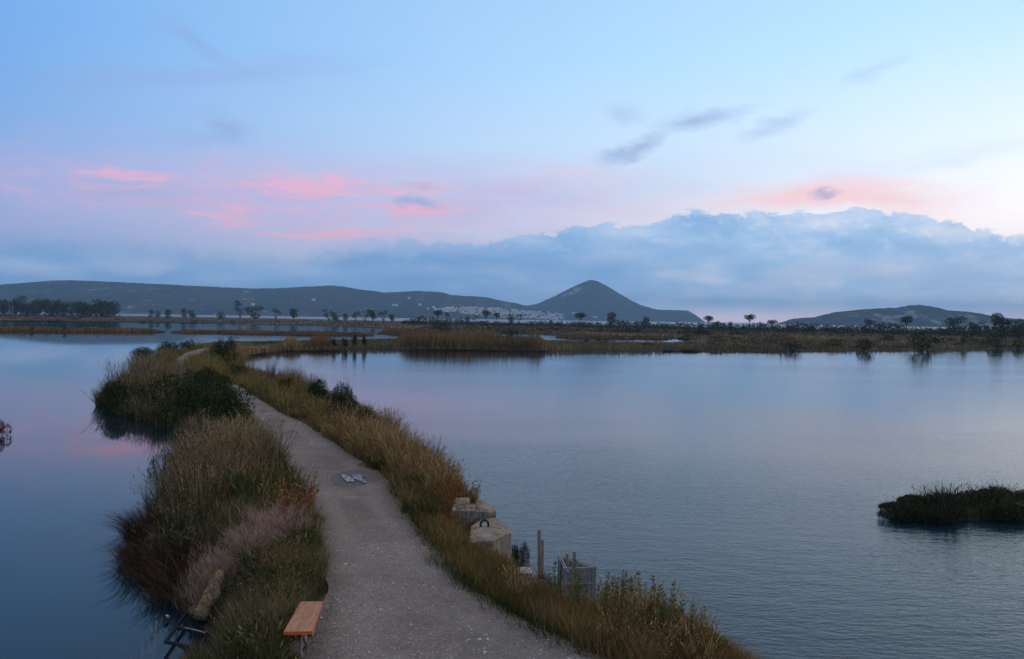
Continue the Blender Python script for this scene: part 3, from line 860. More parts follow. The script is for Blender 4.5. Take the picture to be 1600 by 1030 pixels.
mid = [(236, 484, 900, 'round', .9, 'tiny dark tree on the far marsh left of a slim one'), (246, 486, 900, 'round', 1.3, 'low rounded tree on the far marsh beside a slim one'), (262, 481, 900, 'tall', 1.0, 'slim pointed tree on the far marsh right of the grove'),
       (287, 482, 880, 'round', .9, 'small round tree alone on the left marsh'), (300, 485, 880, 'round', 1.4, 'broad low tree on the left marsh next to a small round one'),
       (375, 470, 760, 'sparse', 1.05, 'tallest tree of the left marsh with leaning limbs'), (398, 478, 760, 'round', 1.5, 'wide bushy tree right of the tallest marsh tree'), (431, 482, 740, 'sparse', 1.2, 'thin pale-leaved tree between bushy marsh trees'),
       (458, 482, 740, 'round', 1.1, 'small round tree standing alone left of the reed water'), (514, 483, 700, 'sparse', 1.3, 'spreading thin tree left of a darker round bush'), (523, 488, 700, 'round', 1.2, 'dark low tree right of the spreading thin one'),
       (540, 490, 700, 'round', 1.0, 'tiny dark tree before the strip of sea'), (556, 485, 680, 'sparse', 1.2, 'left tree of the open clump before the bay'), (570, 483, 680, 'sparse', 1.2, 'tallest tree of the open clump before the bay'), (582, 484, 690, 'round', 1.0, 'dense tree in the middle of the open clump'),
       (599, 485, 680, 'sparse', 1.4, 'right tree of the open clump before the bay'), (345, 487, 800, 'round', 1.5, 'low wide tree left of the tallest marsh tree'), (612, 491, 680, 'round', 1.1, 'little tree at the right end of the open clump'),
       (684, 485, 640, 'pine', 1.1, 'crooked small pine at the left end of the town'), (698, 487, 640, 'sparse', .7, 'thin stem tree below the left end of the town'), (720, 494, 640, 'sparse', .9, 'knee-high tree stub before the bay below the town'), (730, 491, 640, 'tall', .8, 'small upright tree before the bay below the town'),
       (744, 492, 640, 'sparse', 1.0, 'forked little tree before the bay below the town'), (760, 485.5, 640, 'pine', 1.1, 'round-topped pine with a bare trunk before the town'), (776, 488.5, 640, 'pine', .9, 'smaller bare-trunked pine right of the round-topped one'),
       (798, 487, 640, 'tall', .75, 'narrow upright tree before the middle of the town'), (810, 490, 640, 'sparse', 1.1, 'see-through tree just right of the narrow upright one'), (861, 498, 640, 'tall', .9, 'tiny tree at the right end of the town'),
       (908, 489, 640, 'pine', 1.3, 'flat-topped pine below the cone mountain'), (955, 488, 620, 'round', 1.1, 'large round tree in front of the cone mountain flank'), (1009, 492, 620, 'tall', .9, 'narrow tree below the right flank of the cone mountain'),
       (1107, 494, 600, 'pine', 1.25, 'lopsided pine at the right tip of the cone mountain'), (1120, 502, 600, 'round', 1.2, 'low dark tree right of the lopsided pine'), (1142, 499.5, 600, 'tall', .6, 'small pillar-shaped tree against the pale horizon'),
       (1171, 491.5, 600, 'pine', 1.25, 'umbrella pine alone against the pale horizon'), (1187, 502, 600, 'sparse', 1.0, 'tiny tree right of the lone umbrella pine'), (1207, 500, 600, 'pine', 1.6, 'low flat-topped pine left of the island'), (1358, 499.5, 600, 'pine', 1.2, 'faint small pine before the middle of the island'),
       (1416, 494.5, 560, 'pine', 1.15, 'round-crowned pine in front of the island peak'), (1494, 494.5, 520, 'round', 1.35, 'large spreading tree before the right side of the island'), (1525, 499, 520, 'sparse', 1.6, 'open spiky tree right of the large spreading one'),
       (1559, 489.5, 520, 'pine', .8, 'tallest slim pine near the right picture edge'), (1567, 499, 510, 'pine', 2.0, 'broad low pine below the tallest slim one'), (1592, 499, 500, 'round', 1.6, 'dark tree cut off by the right picture edge'), (1625, 497, 500, 'round', 1.4, 'dark tree cut off by the right picture edge')]
for i, (px, ty, d, kd, wd, lab) in enumerate(mid[:-1]):
    tree_px(px, ty, d, kd, i, wd, lab, 'scattered trees on the marsh before the bay')


# ------------------------------------------------------------------ shrubs
def bush_mesh(seed, n, leaf, lobes_n=6, squash=.8, material=None, wisps=0):
    """unit-radius shrub sitting on the ground"""
    global rng
    keep, rng = rng, np.random.default_rng(seed)
    lobes = []
    for i in range(lobes_n):
        a = i * 2.4 + rng.uniform(-.5, .5); r = rng.uniform(.15, .72) if i else 0
        k_ = .48 if lobes_n < 9 else .36
        lobes.append((np.array((math.cos(a) * r, math.sin(a) * r, rng.uniform(.22, .66) * squash * (1.15 - .35 * r))), np.array((k_, k_, k_ * .95 * squash)) * rng.uniform(.6, 1.2)))
    pts, d = crown_points(lobes, n)
    ok = pts[:, 2] > .0; pts, d = pts[ok], d[ok]; k = len(pts)
    g_ = Geo()
    g_.leaves(pts, d + rng.normal(size=(k, 3)) * .7 + (0, 0, .35), leaf * rng.uniform(.6, 1.4, k), leaf * rng.uniform(.35, .7, k), rng.random(k))
    if wisps:
        c0 = np.array([l[0] for l in lobes])[rng.integers(len(lobes), size=wisps)] * (1, 1, .6)
        g_.ribbons(c0, rng.uniform(0, 6.28, wisps), rng.uniform(.5, .95, wisps) * squash, rng.uniform(.1, .6, wisps), np.full(wisps, .018), rng.uniform(.4, 1, wisps))
    gs = Geo()
    for l in lobes:
        gs.tube([(l[0][0] * .15, l[0][1] * .15, -.08), l[0] * (.6, .6, .55), l[0]], [.03, .022, .008], 5, cap=False)
    out = g_.mesh('foliage', material or M['dark_leaf']), gs.mesh('stem', M['bark'])
    rng = keep
    return out


FARB = [bush_mesh(40 + i, 260, .20, 5, .75, M['far_leaf']) for i in range(5)]
NEARB = [bush_mesh(60 + i, 5200, .052, 11, .9, M['dark_leaf'], 60) for i in range(4)]


def shrub(meshes, x, y, z, r, h, label, group=None, name='shrub', rz=None):
    o = empty(name, (x, y, z), rng.uniform(0, 6.28) if rz is None else rz, (r, r, h))
    link('foliage', meshes[0], o); link('stem', meshes[1], o)
    return tag(o, label, 'shrub', group)


# the dark shrub line on the dune before the sea
GB = 'dark shrubs in a long line before the sea'
top_line = [(632, 500), (650, 494), (665, 493), (680, 495), (700, 498), (720, 499), (745, 501), (770, 501.5), (800, 503), (830, 503), (850, 500.5), (870, 503), (900, 502), (920, 500.5), (940, 504), (965, 500), (985, 501), (1000, 502), (1030, 503), (1045, 503), (1070, 504), (1090, 505),
            (1110, 503), (1130, 504), (1150, 506), (1170, 505), (1200, 507), (1225, 505), (1250, 505), (1280, 505), (1300, 508), (1330, 508), (1360, 508), (1380, 504.5), (1395, 505), (1415, 510), (1440, 511), (1460, 511), (1480, 512), (1500, 511), (1525, 508), (1550, 509), (1580, 507), (1620, 505)]
tx, ty_ = zip(*top_line)
px = 632
while px < 1625:
    d = np.interp(px, [632, 1100, 1620], [640, 600, 520]) + rng.uniform(-25, 25)
    ytop = np.interp(px, tx, ty_) + rng.uniform(-.4, 2.2)
    h_ = CAM_H + d * math.tan(azel(px, ytop)[1]) - .2
    h_ = max(h_, 1.4)
    w_ = rng.uniform(3.2, 6.0)
    x, y = at_dist(px, d)
    shrub(FARB[rng.integers(5)], x, y, .2, w_, h_ / .82, 'dark rounded shrub in the long line before the sea', GB)
    px += w_ * 1220 / d * rng.uniform(.75, 1.15)
# scrub inside the marsh
GM = 'dark scrub bushes scattered over the marsh'
for _ in range(120):
    px = rng.uniform(-20, 1620)
    hz = 485 + px * .0163
    d = rng.uniform(250, 560) if px > 700 else rng.uniform(560, 900)
    if px > 1080: d = rng.uniform(240, 540)
    x, y = at_dist(px, d)
    py_ = hz + CAM_H * 1220 / d
    if px < 1060 and 700 < px and py_ > 522: continue
    r = rng.uniform(1.2, 3.0)
    shrub(FARB[rng.integers(5)], x, y, .2, r, r * rng.uniform(.5, .9), 'low dark scrub bush on the brown marsh', GM)
M['marsh_leaf'] = veg('marsh_leaf', [(0, (.026, .026, .014)), (.5, (.062, .054, .028)), (1, (.13, .10, .055))], .05, .45)
FARM = [bush_mesh(80 + i, 420, .15, 6, .7, M['marsh_leaf'], 30) for i in range(4)]
for _ in range(95):
    px = rng.uniform(1075, 1640); d = rng.uniform(205, 430); x, y = at_dist(px, d)
    if sdist(LAND, np.array([x]), np.array([y]))[0] < 1 and d < 300: continue
    r = rng.uniform(1.2, 3.4)
    shrub(FARM[rng.integers(4)], x, y, .2, r, r * rng.uniform(.4, .75), 'olive-brown mounded bush on the right shore marsh', 'olive-brown mounds on the right shore', 'marsh_bush')
for i, (px, py, w, h, lab) in enumerate((
        (1440, 546, 22, 26, 'big dark shrub at the water edge below the island peak'), (1455, 541, 16, 18, 'dark shrub right behind the big waterside one'), (1552, 540, 16, 22, 'black-green shrub on the far right shore'), (1505, 541, 7, 20, 'narrow dark shrub on the right shore below the spreading tree'),
        (1237, 546, 18, 13, 'rounded shrub on the far shore right of centre'), (1350, 547, 17, 16, 'dark waterside shrub left of the island peak'), (1090, 524, 28, 10, 'wide dark thicket behind the inlet'), (985, 520, 30, 9, 'wide dark thicket below the cone mountain'),
        (915, 536, 6, 7, 'small rounded dark bush on the thin spit'), (936, 535, 6, 8, 'left half of the split dark bush on the spit'), (946, 536, 5, 7, 'right half of the split dark bush on the spit'), (522, 545, 6, 15, 'leaning dark bush on the reed shore, left of an upright one'), (539, 545, 6, 19, 'upright dark bush on the reed shore'),
        (554, 543, 6, 20, 'bush with a tall top on the reed shore'), (569, 543, 4, 21, 'slim bush on the reed shore left of the reeds'), (450, 540, 10, 11, 'dark mound-shaped bush on the far causeway'), (413, 542, 13, 9, 'low dark bush where the causeway bends right'),
        (1150, 525, 20, 9, 'grey-green thicket behind the right shore'), (1300, 540, 16, 10, 'dull low shrub between darker ones on the right shore'), (800, 524, 26, 9, 'dark thicket behind the reed bed'), (690, 517, 18, 12, 'dark thicket left of the reed bed behind the water'), (1010, 541, 10, 7, 'green bush on the spit end'),
        (1590, 544, 14, 14, 'shrub at the right picture edge on the far shore'), (1385, 535, 14, 10, 'brown-green shrub behind the right shoreline'), (50, 517, 3, 7, 'small dark bush on the thin reed bank'), (101, 517, 4, 9, 'brownish bush sticking out of the thin reed bank'), (207, 517, 2, 6, 'tiny bush on the thin reed bank'))):
    p = gp(px, py, .25); d = p[1] / FPX
    shrub(FARB[i % 5] if py < 530 or px > 600 else NEARB[i % 4], p[0], p[1], .2, w * d * 1.05, h * d / .85, lab, 'single shrubs along the far shores')


# ------------------------------------------------------------------ far reeds and marsh cover
def inside(poly, x, y):
    return sdist(poly, x, y) > 0


def scatter_poly(px, n, z=0.0, dens=None):
    """n ground points inside a polygon given in the photograph, spread evenly over the ground as it is seen"""
    p = np.array(px, float); lo, hi = p.min(0), p.max(0)
    out_ = []
    while sum(map(len, out_)) < n:
        q = rng.uniform(lo, hi, (n * 2, 2))
        q = q[sdist(p, q[:, 0], q[:, 1]) > 0]
        if not len(q): continue
        out_.append(q)
    q = np.concatenate(out_)[:n]
    v = (np.array(_F)[None] * FPX + np.array(RT)[None] * (q[:, :1] - 800) - np.array(UP)[None] * (q[:, 1:] - 515))
    t = (z - CAM_H) / v[:, 2]
    return np.stack([v[:, 0] * t, v[:, 1] * t, np.full(n, z)], 1)


def proj(x, y, z):
    w_ = np.stack([x, y, np.asarray(z) - CAM_H], -1); f_ = w_ @ np.array(_F)
    return np.stack([800 + FPX * (w_ @ np.array(RT)) / f_, 515 - FPX * (w_ @ np.array(UP)) / f_], -1)


def far_reeds(name, poly, n, h, w, material, z=.2, clump=.12):
    p = scatter_poly(poly, n, z)
    m_ = fbm(p[:, 0] * clump, p[:, 1] * clump * .4, 3)
    hh_ = rng.uniform(h[0], h[1], n) * np.clip(.1 + 1.7 * m_, .25, 1.3)
    xx = proj(p[:, 0], p[:, 1], p[:, 2])[:, 0]; x0_, x1_ = xx.min(), xx.max()
    hh_ *= np.clip((xx - x0_) / 22, .25, 1) * np.clip((x1_ - xx) / 22, .25, 1) * rng.choice([1, 1, 1, 1.25], n)
    g_ = Geo(); g_.ribbons(p, rng.uniform(0, 6.28, n), hh_, rng.uniform(0, .3, n), rng.uniform(w[0], w[1], n), np.clip(m_ * .9 + rng.normal(0, .2, n), 0, 1), lv=(0, .6, 1), wl=(1, .9))
    return tag(g_.build(name, material), kind='stuff')


far_reeds('reeds', B1, 3500, (.5, 1.0), (.12, .3), M['far_reed'], .15)
far_reeds('reeds', B1, 2500, (.5, .95), (.12, .3), M['orange_reed'], .15)
far_reeds('reeds', B2, 5000, (.4, .9), (.12, .3), M['orange_reed'], .15)
far_reeds('reeds', B3, 4500, (.6, 1.2), (.15, .4), M['orange_reed'], .15)
far_reeds('reeds', B4, 2500, (.4, .9), (.15, .4), M['orange_reed'], .15)
RB = [(640, 545), (850, 547), (862, 545), (850, 534), (760, 531.5), (640, 531), (610, 533)]
far_reeds('reeds', RB, 9000, (1.2, 2.6), (.06, .18), M['far_reed'], .3)
far_reeds('reeds', RB, 5500, (1.0, 2.4), (.06, .18), M['orange_reed'], .3)
far_reeds('grass', [(375, 556), (440, 548.5), (640, 545.5), (860, 548), (1110, 547), (1110, 535), (960, 536.5), (870, 534), (640, 531), (500, 533.5), (400, 536), (350, 540)], 15000, (.3, .9), (.06, .2), M['far_reed'], .3)
far_reeds('reeds', [(430, 545), (470, 546), (480, 541), (440, 539)], 1500, (.7, 1.5), (.05, .16), M['tan_grass'], .4)
far_reeds('reeds', [(470, 545), (535, 545), (535, 537), (480, 538)], 4000, (.8, 1.6), (.05, .16), M['orange_reed'], .35)
far_reeds('grass', [(1090, 547), (1300, 546), (1450, 545), (1690, 543), (1690, 528), (1300, 530), (1100, 532)], 22000, (.2, 1.0), (.1, .35), M['marsh_grass'], .3)
far_reeds('grass', MARSH, 42000, (.2, .8), (.3, 1.1), M['marsh_grass'], .25, .03)
far_reeds('grass', [(640, 516), (1690, 526), (1690, 518), (1100, 511.5), (640, 503)], 12000, (.3, .9), (.3, 1.0), M['far_leaf'], .25, .03)

# ------------------------------------------------------------------ bank plants: one mesh per kind, then copies
def tall_grass(seed, n=170, r=.42, h=(.7, 1.45), lean=(.05, .55), w=.011, heads=.3, droop=0.0):
    global rng
    keep, rng = rng, np.random.default_rng(seed)
    g_ = Geo()
    a = rng.uniform(0, 6.28, n); rr = r * np.sqrt(rng.random(n))
    root = np.stack([np.cos(a) * rr, np.sin(a) * rr, np.full(n, -.06)], 1)
    hh_ = rng.uniform(*h, n); le = rng.uniform(*lean, n); ti = np.clip(rng.normal(.42, .30, n), 0, 1)
    ang = a + rng.normal(0, .9, n)
    g_.ribbons(root, ang, hh_, le, w * rng.uniform(.6, 1.5, n), ti, droop=droop)
    k = int(n * heads)
    if k:                                       # seed heads: a few short awns near the tip
        for rep in range(3):
            t = .82 + .06 * rep
            p = root[:k] + np.stack([np.cos(ang[:k]), np.sin(ang[:k]), np.zeros(k)], 1) * (hh_[:k] * le[:k] * t ** 1.8)[:, None]
            p[:, 2] += hh_[:k] * (t - droop * t ** 2.2) * np.sqrt(np.clip(1 - .35 * np.minimum(le[:k], 1.4) ** 2 * t, .15, 1))
            g_.leaves(p, np.stack([np.cos(ang[:k]) * .4, np.sin(ang[:k]) * .4, np.ones(k)], 1) + rng.normal(0, .35, (k, 3)), .10, .022, np.clip(ti[:k] + .35, 0, 1))
    rng = keep
    return g_


def twig_bush(seed, stems=46, twigs=11, h=(.6, 1.2), lean=(.3, 1.1), w=.007):
    global rng
    keep, rng = rng, np.random.default_rng(seed)
    g_ = Geo(); n = stems
    a = rng.uniform(0, 6.28, n); root = np.stack([np.cos(a) * .18, np.sin(a) * .18, np.full(n, -.05)], 1) * rng.uniform(.2, 1, (n, 1))
    root[:, 2] = -.05
    hh_, le = rng.uniform(*h, n), rng.uniform(*lean, n)
    g_.ribbons(root, a, hh_, le, np.full(n, w * 1.8), rng.uniform(.1, .6, n))
    for i in range(twigs):
        t = rng.uniform(.3, .98, n)
        p = root + np.stack([np.cos(a), np.sin(a), np.zeros(n)], 1) * (hh_ * le * t ** 1.8)[:, None]
        p[:, 2] += hh_ * t * np.sqrt(np.clip(1 - .35 * np.minimum(le, 1.4) ** 2 * t, .15, 1))
        g_.ribbons(p, a + rng.normal(0, 1.1, n), rng.uniform(.12, .32, n), rng.uniform(.3, 1.2, n), np.full(n, w), rng.uniform(.3, 1, n), lv=(0, .6, 1), wl=(1, .8))
    rng = keep
    return g_


def leafy_weed(seed, h=1.0, n=34, leaf=.13, dry=.25):
    """one upright stem with leaves all round"""
    global rng
    keep, rng = rng, np.random.default_rng(seed)
    gs, gl = Geo(), Geo()
    b = rng.uniform(-.08, .08, 2)
    gs.tube([(0, 0, -.05), (b[0] * .4, b[1] * .4, h * .5), (b[0], b[1], h)], [.009, .007, .003], 4, cap=False)
    t = np.sort(rng.uniform(.18, 1, n)); a = np.arange(n) * 2.4
    c_ = np.stack([b[0] * t, b[1] * t, h * t], 1)
    dv = np.stack([np.cos(a), np.sin(a), .35 + .9 * t], 1)
    gl.leaves(c_, dv, leaf * (1.25 - .55 * t) * rng.uniform(.7, 1.2, n), leaf * .26, np.clip(np.where(t < dry + .15, rng.uniform(0, .35, n), rng.uniform(.35, 1, n)), 0, 1))
    rng = keep
    return gs.mesh('stem', M['bark']), gl.mesh('leaf', M['weed_leaf'])


def herb(seed, n, r, h, leaf, wd, rise=.8):
    """low leafy clump"""
    global rng
    keep, rng = rng, np.random.default_rng(seed)
    g_ = Geo(); a = rng.uniform(0, 6.28, n); rr = r * np.sqrt(rng.random(n)); t = rng.random(n) ** .7
    c_ = np.stack([np.cos(a) * rr, np.sin(a) * rr, h * t * (1 - .6 * (rr / r) ** 2)], 1)
    dv = np.stack([np.cos(a) * .6, np.sin(a) * .6, np.full(n, rise)], 1) + rng.normal(0, .5, (n, 3))
    g_.leaves(c_, dv, leaf * rng.uniform(.6, 1.4, n), wd * rng.uniform(.6, 1.3, n), rng.random(n))
    rng = keep
    return g_


def rust_weed(seed, n=26, h=(.5, 1.0)):
    global rng
    keep, rng = rng, np.random.default_rng(seed)
    g_ = Geo(); a = rng.uniform(0, 6.28, n); rr = .3 * np.sqrt(rng.random(n))
    root = np.stack([np.cos(a) * rr, np.sin(a) * rr, np.full(n, -.05)], 1); hh_, le = rng.uniform(*h, n), rng.uniform(.1, .5, n)
    g_.ribbons(root, a, hh_, le, np.full(n, .010), rng.uniform(.1, .5, n))
    for i in range(16):
        t = rng.uniform(.35, 1, n)
        p = root + np.stack([np.cos(a), np.sin(a), np.zeros(n)], 1) * (hh_ * le * t ** 1.8)[:, None]; p[:, 2] += hh_ * t
        g_.leaves(p, rng.normal(0, 1, (n, 3)) + (0, 0, .8), rng.uniform(.04, .09, n), rng.uniform(.018, .035, n), rng.uniform(.2, 1, n))
    rng = keep
    return g_


def twig_low(s_): return twig_bush(s_, 46, 11, (.45, .9), (.3, 1.1), .007)


V = lambda n_, f, base, material, name: [f(base + i).mesh(name, material) for i in range(n_)]
KIND = {
    'dry': V(3, lambda s: tall_grass(s, 120, .42, (.5, 1.6), (.05, .55), .014, .5), 100, M['dry_reed'], 'blade'),
    'green': V(3, lambda s: tall_grass(s, 200, .42, (.4, .95), (.1, .7), .012, .15), 110, M['green_grass'], 'blade'),
    'olive': V(3, lambda s: tall_grass(s, 140, .42, (.4, 1.2), (.08, .7), .015, .4), 120, M['olive_grass'], 'blade'),
    'tan': V(3, lambda s: tall_grass(s, 120, .40, (.4, 1.25), (.08, .65), .013, .6), 130, M['tan_grass'], 'blade'),
    'dead': V(2, lambda s: tall_grass(s, 330, .55, (.7, 1.3), (.3, 1.05), .011, 0, .3), 140, M['dead_brown'], 'blade'),
    'twig': V(3, twig_low, 150, M['pink_twig'], 'twig'),
    'rust': V(3, lambda s: rust_weed(s), 160, M['rust'], 'leaf'),
    'brown': V(3, lambda s: rust_weed(s, 30, (.45, 1.0)), 170, M['brown_weed'], 'leaf'),
    'herb': V(3, lambda s: herb(s, 420, .45, .42, .11, .035), 180, M['green_grass'], 'leaf'),
    'turf': V(3, lambda s: tall_grass(s, 240, .5, (.08, .28), (.2, .9), .010, 0), 190, M['green_grass'], 'blade'),
}
WEED = [leafy_weed(200 + i, 1.0, 40, .14, .2 + .06 * (i % 3)) for i in range(5)]
# plants stay off these things and low enough in front of them
KEEP = [[(716, 774), (800, 772), (806, 874), (776, 856), (745, 846), (722, 815)], [(833, 822), (942, 855), (940, 940), (872, 926), (852, 905), (833, 902)], [(800, 874), (838, 874), (838, 904), (800, 897)],
        [(255, 955), (300, 940), (316, 922), (330, 887), (358, 887), (356, 960), (336, 1018), (255, 1016)], [(438, 928), (512, 930), (508, 1000), (502, 1050), (455, 1050), (440, 1000)], [(722, 750), (790, 750), (800, 772), (722, 772)]]


KEEP_Y = [21.2, 17.6, 18.5, 16.25, 13.2, 21.4]      # how far off each of them stands


def blocks(x, y, z, h, w=0.0):
    """does a plant here stand in front of one of those things?"""
    x, y, z = (np.atleast_1d(np.asarray(q_, float)) for q_ in (x, y, z)); bad = np.zeros(len(x), bool)
    mid_ = proj(x, y, z + h * .5)
    for kp, ky in zip(KEEP, KEEP_Y):
        k0, k1 = np.min(kp, 0) - 130, np.max(kp, 0) + 130
        near = (mid_ > k0).all(1) & (mid_ < k1).all(1) & (y < ky)
        if not near.any(): continue
        for f in (0, .5, 1):
            for sx_ in ((-w, 0, w) if w else (0,)):
                q_ = proj(x[near] + sx_, y[near], (z + h * f)[near])
                bad[near] |= sdist(np.array(kp, float), q_[:, 0], q_[:, 1]) > 0
    return bad


NAMES = {'dry': ('reed_clump', 'reeds'), 'green': ('grass_clump', 'grass clump'), 'olive': ('grass_clump', 'grass clump'), 'tan': ('dry_grass_clump', 'grass clump'), 'dead': ('dead_grass_clump', 'grass clump'), 'twig': ('twig_bush', 'bush'),
         'rust': ('rust_weed', 'weed'), 'brown': ('brown_weed', 'weed'), 'herb': ('leafy_herb', 'plant'), 'turf': ('turf_tuft', 'grass tuft')}


def zone(kind, px, n, sc, label, group, z=.5, gap=.35, tall=1.0):
    """n plants of a kind over a zone of ground; keeps off the path and out of deep water"""
    p = scatter_poly(px, n * 14, z)
    s1 = sdist(LAND, p[:, 0], p[:, 1]); s2 = sdist(PATHPOLY, p[:, 0], p[:, 1])
    edge_ = (.75 if kind in ('dry', 'tan', 'twig') else .48) if np.mean(px, 0)[0] < 480 and np.mean(px, 0)[1] > 640 else .12
    p = p[(s1 > -.25) & (s2 < -edge_)]
    hz = land_h(p[:, 0], p[:, 1]); got = []
    clear = ~blocks(p[:, 0], p[:, 1], hz, {'twig': .7, 'turf': .2, 'herb': .5}.get(kind, 1.35) * (sc[0] + sc[1]) / 2 * (.75 if kind == 'twig' else 1), .12 if kind == 'twig' else .25); p, hz = p[clear], hz[clear]
    for q, h_ in zip(p, hz):
        if len(got) >= n: break
        if any((q[0] - o[0]) ** 2 + (q[1] - o[1]) ** 2 < gap * gap for o in got): continue
        got.append(q)
        s_ = rng.uniform(*sc)
        o = link(NAMES[kind][0], KIND[kind][rng.integers(len(KIND[kind]))], None, (q[0], q[1], max(h_, -.1)), rng.uniform(0, 6.28), (s_ * rng.uniform(.8, 1.2), s_, s_ * tall * rng.uniform(.65, 1.3)))
        tag(o, label, NAMES[kind][1], group)


# left bank
LBG = 'plants of the left bank'
zone('dry', [(165, 640), (225, 656), (265, 662), (285, 640), (300, 592), (262, 572), (205, 592), (168, 612)], 34, (.8, 1.5), 'grey-green reed clump on the rounded bulge of the left bank', 'reeds on the bulge of the left bank', .3, .7)
zone('green', [(158, 640), (225, 664), (270, 672), (270, 640), (200, 612), (165, 605)], 46, (.9, 1.7), 'dark green clump low on the left bulge by the water', 'green clumps at the foot of the left bulge', .2, .55)
zone('dead', [(160, 642), (225, 662), (260, 664), (240, 640), (180, 622)], 14, (.8, 1.2), 'dark dead grass at the waterline of the left bulge', 'dead grass at the foot of the left bulge', .1, .8)
zone('olive', [(200, 590), (262, 600), (300, 590), (300, 560), (262, 560)], 30, (.9, 1.4), 'olive grass clump on the back of the left bulge', 'olive grass on the left bulge', .4, .8)
zone('dry', [(262, 860), (340, 820), (430, 780), (425, 740), (400, 716), (288, 712), (272, 740), (240, 805)], 74, (.65, 1.15), 'tall grey reed clump in the thick of the left bank', 'tall reeds on the left bank', .5, .42)
zone('green', [(290, 860), (360, 830), (440, 800), (480, 760), (430, 722), (330, 745), (280, 800)], 52, (.6, 1.25), 'green grass clump along the left edge of the path', 'green grass left of the path', .7, .4)
zone('tan', [(290, 770), (435, 750), (412, 714), (388, 704), (290, 706)], 32, (.75, 1.25), 'pinkish tan grass clump in the left bank reeds', 'tan grass among the left reeds', .6, .55)
zone('brown', [(300, 825), (420, 785), (445, 750), (410, 718), (300, 750)], 26, (.7, 1.15), 'brown seeded weed inside the left bank reeds', 'brown weeds among the left reeds', .6, .6)
zone('rust', [(385, 735), (440, 740), (425, 712), (392, 700)], 7, (.6, .9), 'reddish weed at the left path edge above the tan reeds', 'reddish weeds at the left path edge', .8, .5)
zone('dead', [(205, 885), (290, 935), (312, 880), (300, 850), (230, 815)], 28, (.75, 1.15), 'dark dead grass drooping over the left water', 'drooping dead grass on the left bank', .2, .45)
zone('twig', [(268, 990), (300, 980), (330, 945), (395, 908), (444, 874), (450, 848), (420, 848), (365, 878), (308, 918)], 54, (.7, 1.1), 'pinkish grey twig bush in the band above the log', 'pinkish grey twig bushes', .5, .33)
zone('rust', [(452, 832), (486, 826), (486, 806), (456, 806)], 11, (.9, 1.25), 'rust-red weed on the path edge left of the puddles', 'rust weeds on the left path edge', .8, .22)
zone('herb', [(340, 1075), (450, 1075), (512, 960), (518, 890), (505, 830), (450, 845), (400, 900), (345, 985)], 100, (.6, 1.25), 'dark green leafy clump on the bank behind the bench', 'dark green herbs behind the bench', .6, .3)
zone('green', [(300, 1090), (440, 1075), (500, 960), (512, 870), (440, 860), (380, 930), (330, 1000)], 40, (.35, .8), 'fresh green grass clump near the bench', 'green grass near the bench', .6, .42)
zone('brown', [(380, 1000), (470, 950), (500, 900), (450, 870), (400, 920)], 16, (.45, .8), 'brown seeded weed on the green bank above the bench', 'brown weeds above the bench', .7, .5)
zone('tan', [(455, 925), (505, 905), (500, 850), (455, 855)], 9, (.45, .8), 'straw-coloured grass tuft on the path edge above the bench', 'straw tufts above the bench', .8, .35)
zone('tan', [(300, 1070), (400, 1060), (400, 1000), (330, 1000)], 10, (.4, .7), 'pale dry tuft at the bottom of the left bank', 'pale tufts at the lower left', .5, .4)
zone('olive', [(285, 560), (262, 577), (300, 600), (350, 600), (375, 575), (378, 555), (340, 540), (300, 540)], 60, (.8, 1.4), 'yellow-olive grass clump where the path bends away', 'olive grass on the far causeway', .7, .9)
zone('tan', [(320, 560), (372, 560), (420, 548), (400, 541), (340, 545)], 26, (.8, 1.3), 'straw grass clump on the far bend of the causeway', 'straw grass on the far bend', .6, 1.0)
# right bank
zone('olive', [(360, 603), (450, 665), (520, 660), (470, 605), (400, 588), (378, 580)], 62, (.6, 1.15), 'olive grass clump on the far right bank of the path', 'olive grass right of the path', .7, .5)
zone('dry', [(380, 592), (440, 612), (500, 630), (470, 606), (400, 584)], 18, (.7, 1.2), 'feathery reed clump beside the far right water', 'feathery reeds right of the path', .5, .7)
zone('brown', [(420, 640), (530, 715), (600, 740), (600, 700), (520, 655), (440, 620)], 30, (.5, 1.0), 'brown weed on the right bank in the middle of the path', 'brown weeds on the middle right bank', .7, .5)
zone('tan', [(500, 690), (590, 745), (660, 745), (655, 705), (590, 655), (530, 650)], 48, (.55, 1.1), 'golden dry grass clump on the right bank above the puddles', 'golden grass on the right bank', .7, .42)
zone('green', [(380, 610), (470, 685), (560, 730), (600, 745), (560, 690), (470, 640), (400, 600)], 40, (.3, .6), 'low dark green tuft along the far right edge of the path', 'low tufts on the far right path edge', .85, .45)
zone('dry', [(590, 690), (650, 730), (690, 735), (650, 695), (600, 655)], 8, (.6, .95), 'thin reed spray rising above the right bank against the water', 'thin reed sprays on the right bank', .5, .6)
zone('rust', [(540, 690), (640, 760), (700, 780), (690, 735), (620, 690), (570, 660)], 22, (.5, .95), 'rusty weed among golden grass on the right bank', 'rusty weeds on the right bank', .7, .5)
zone('green', [(560, 748), (625, 822), (690, 815), (690, 770), (640, 740)], 26, (.4, .75), 'green grass clump on the right path edge below the puddles', 'green grass on the right path edge', .8, .42)
zone('brown', [(610, 745), (690, 790), (735, 790), (690, 725), (650, 700)], 34, (.6, 1.1), 'brown weed at the crest of the right bank', 'brown weeds on the right crest', .6, .38)
zone('tan', [(610, 755), (690, 800), (720, 790), (690, 735), (650, 715)], 16, (.5, .9), 'straw clump at the crest of the right bank', 'straw clumps on the right crest', .6, .5)
zone('rust', [(680, 800), (712, 845), (745, 865), (748, 810), (722, 772), (695, 765)], 24, (.5, .85), 'rust-red weed left of the concrete blocks', 'rust weeds by the concrete blocks', .75, .26)
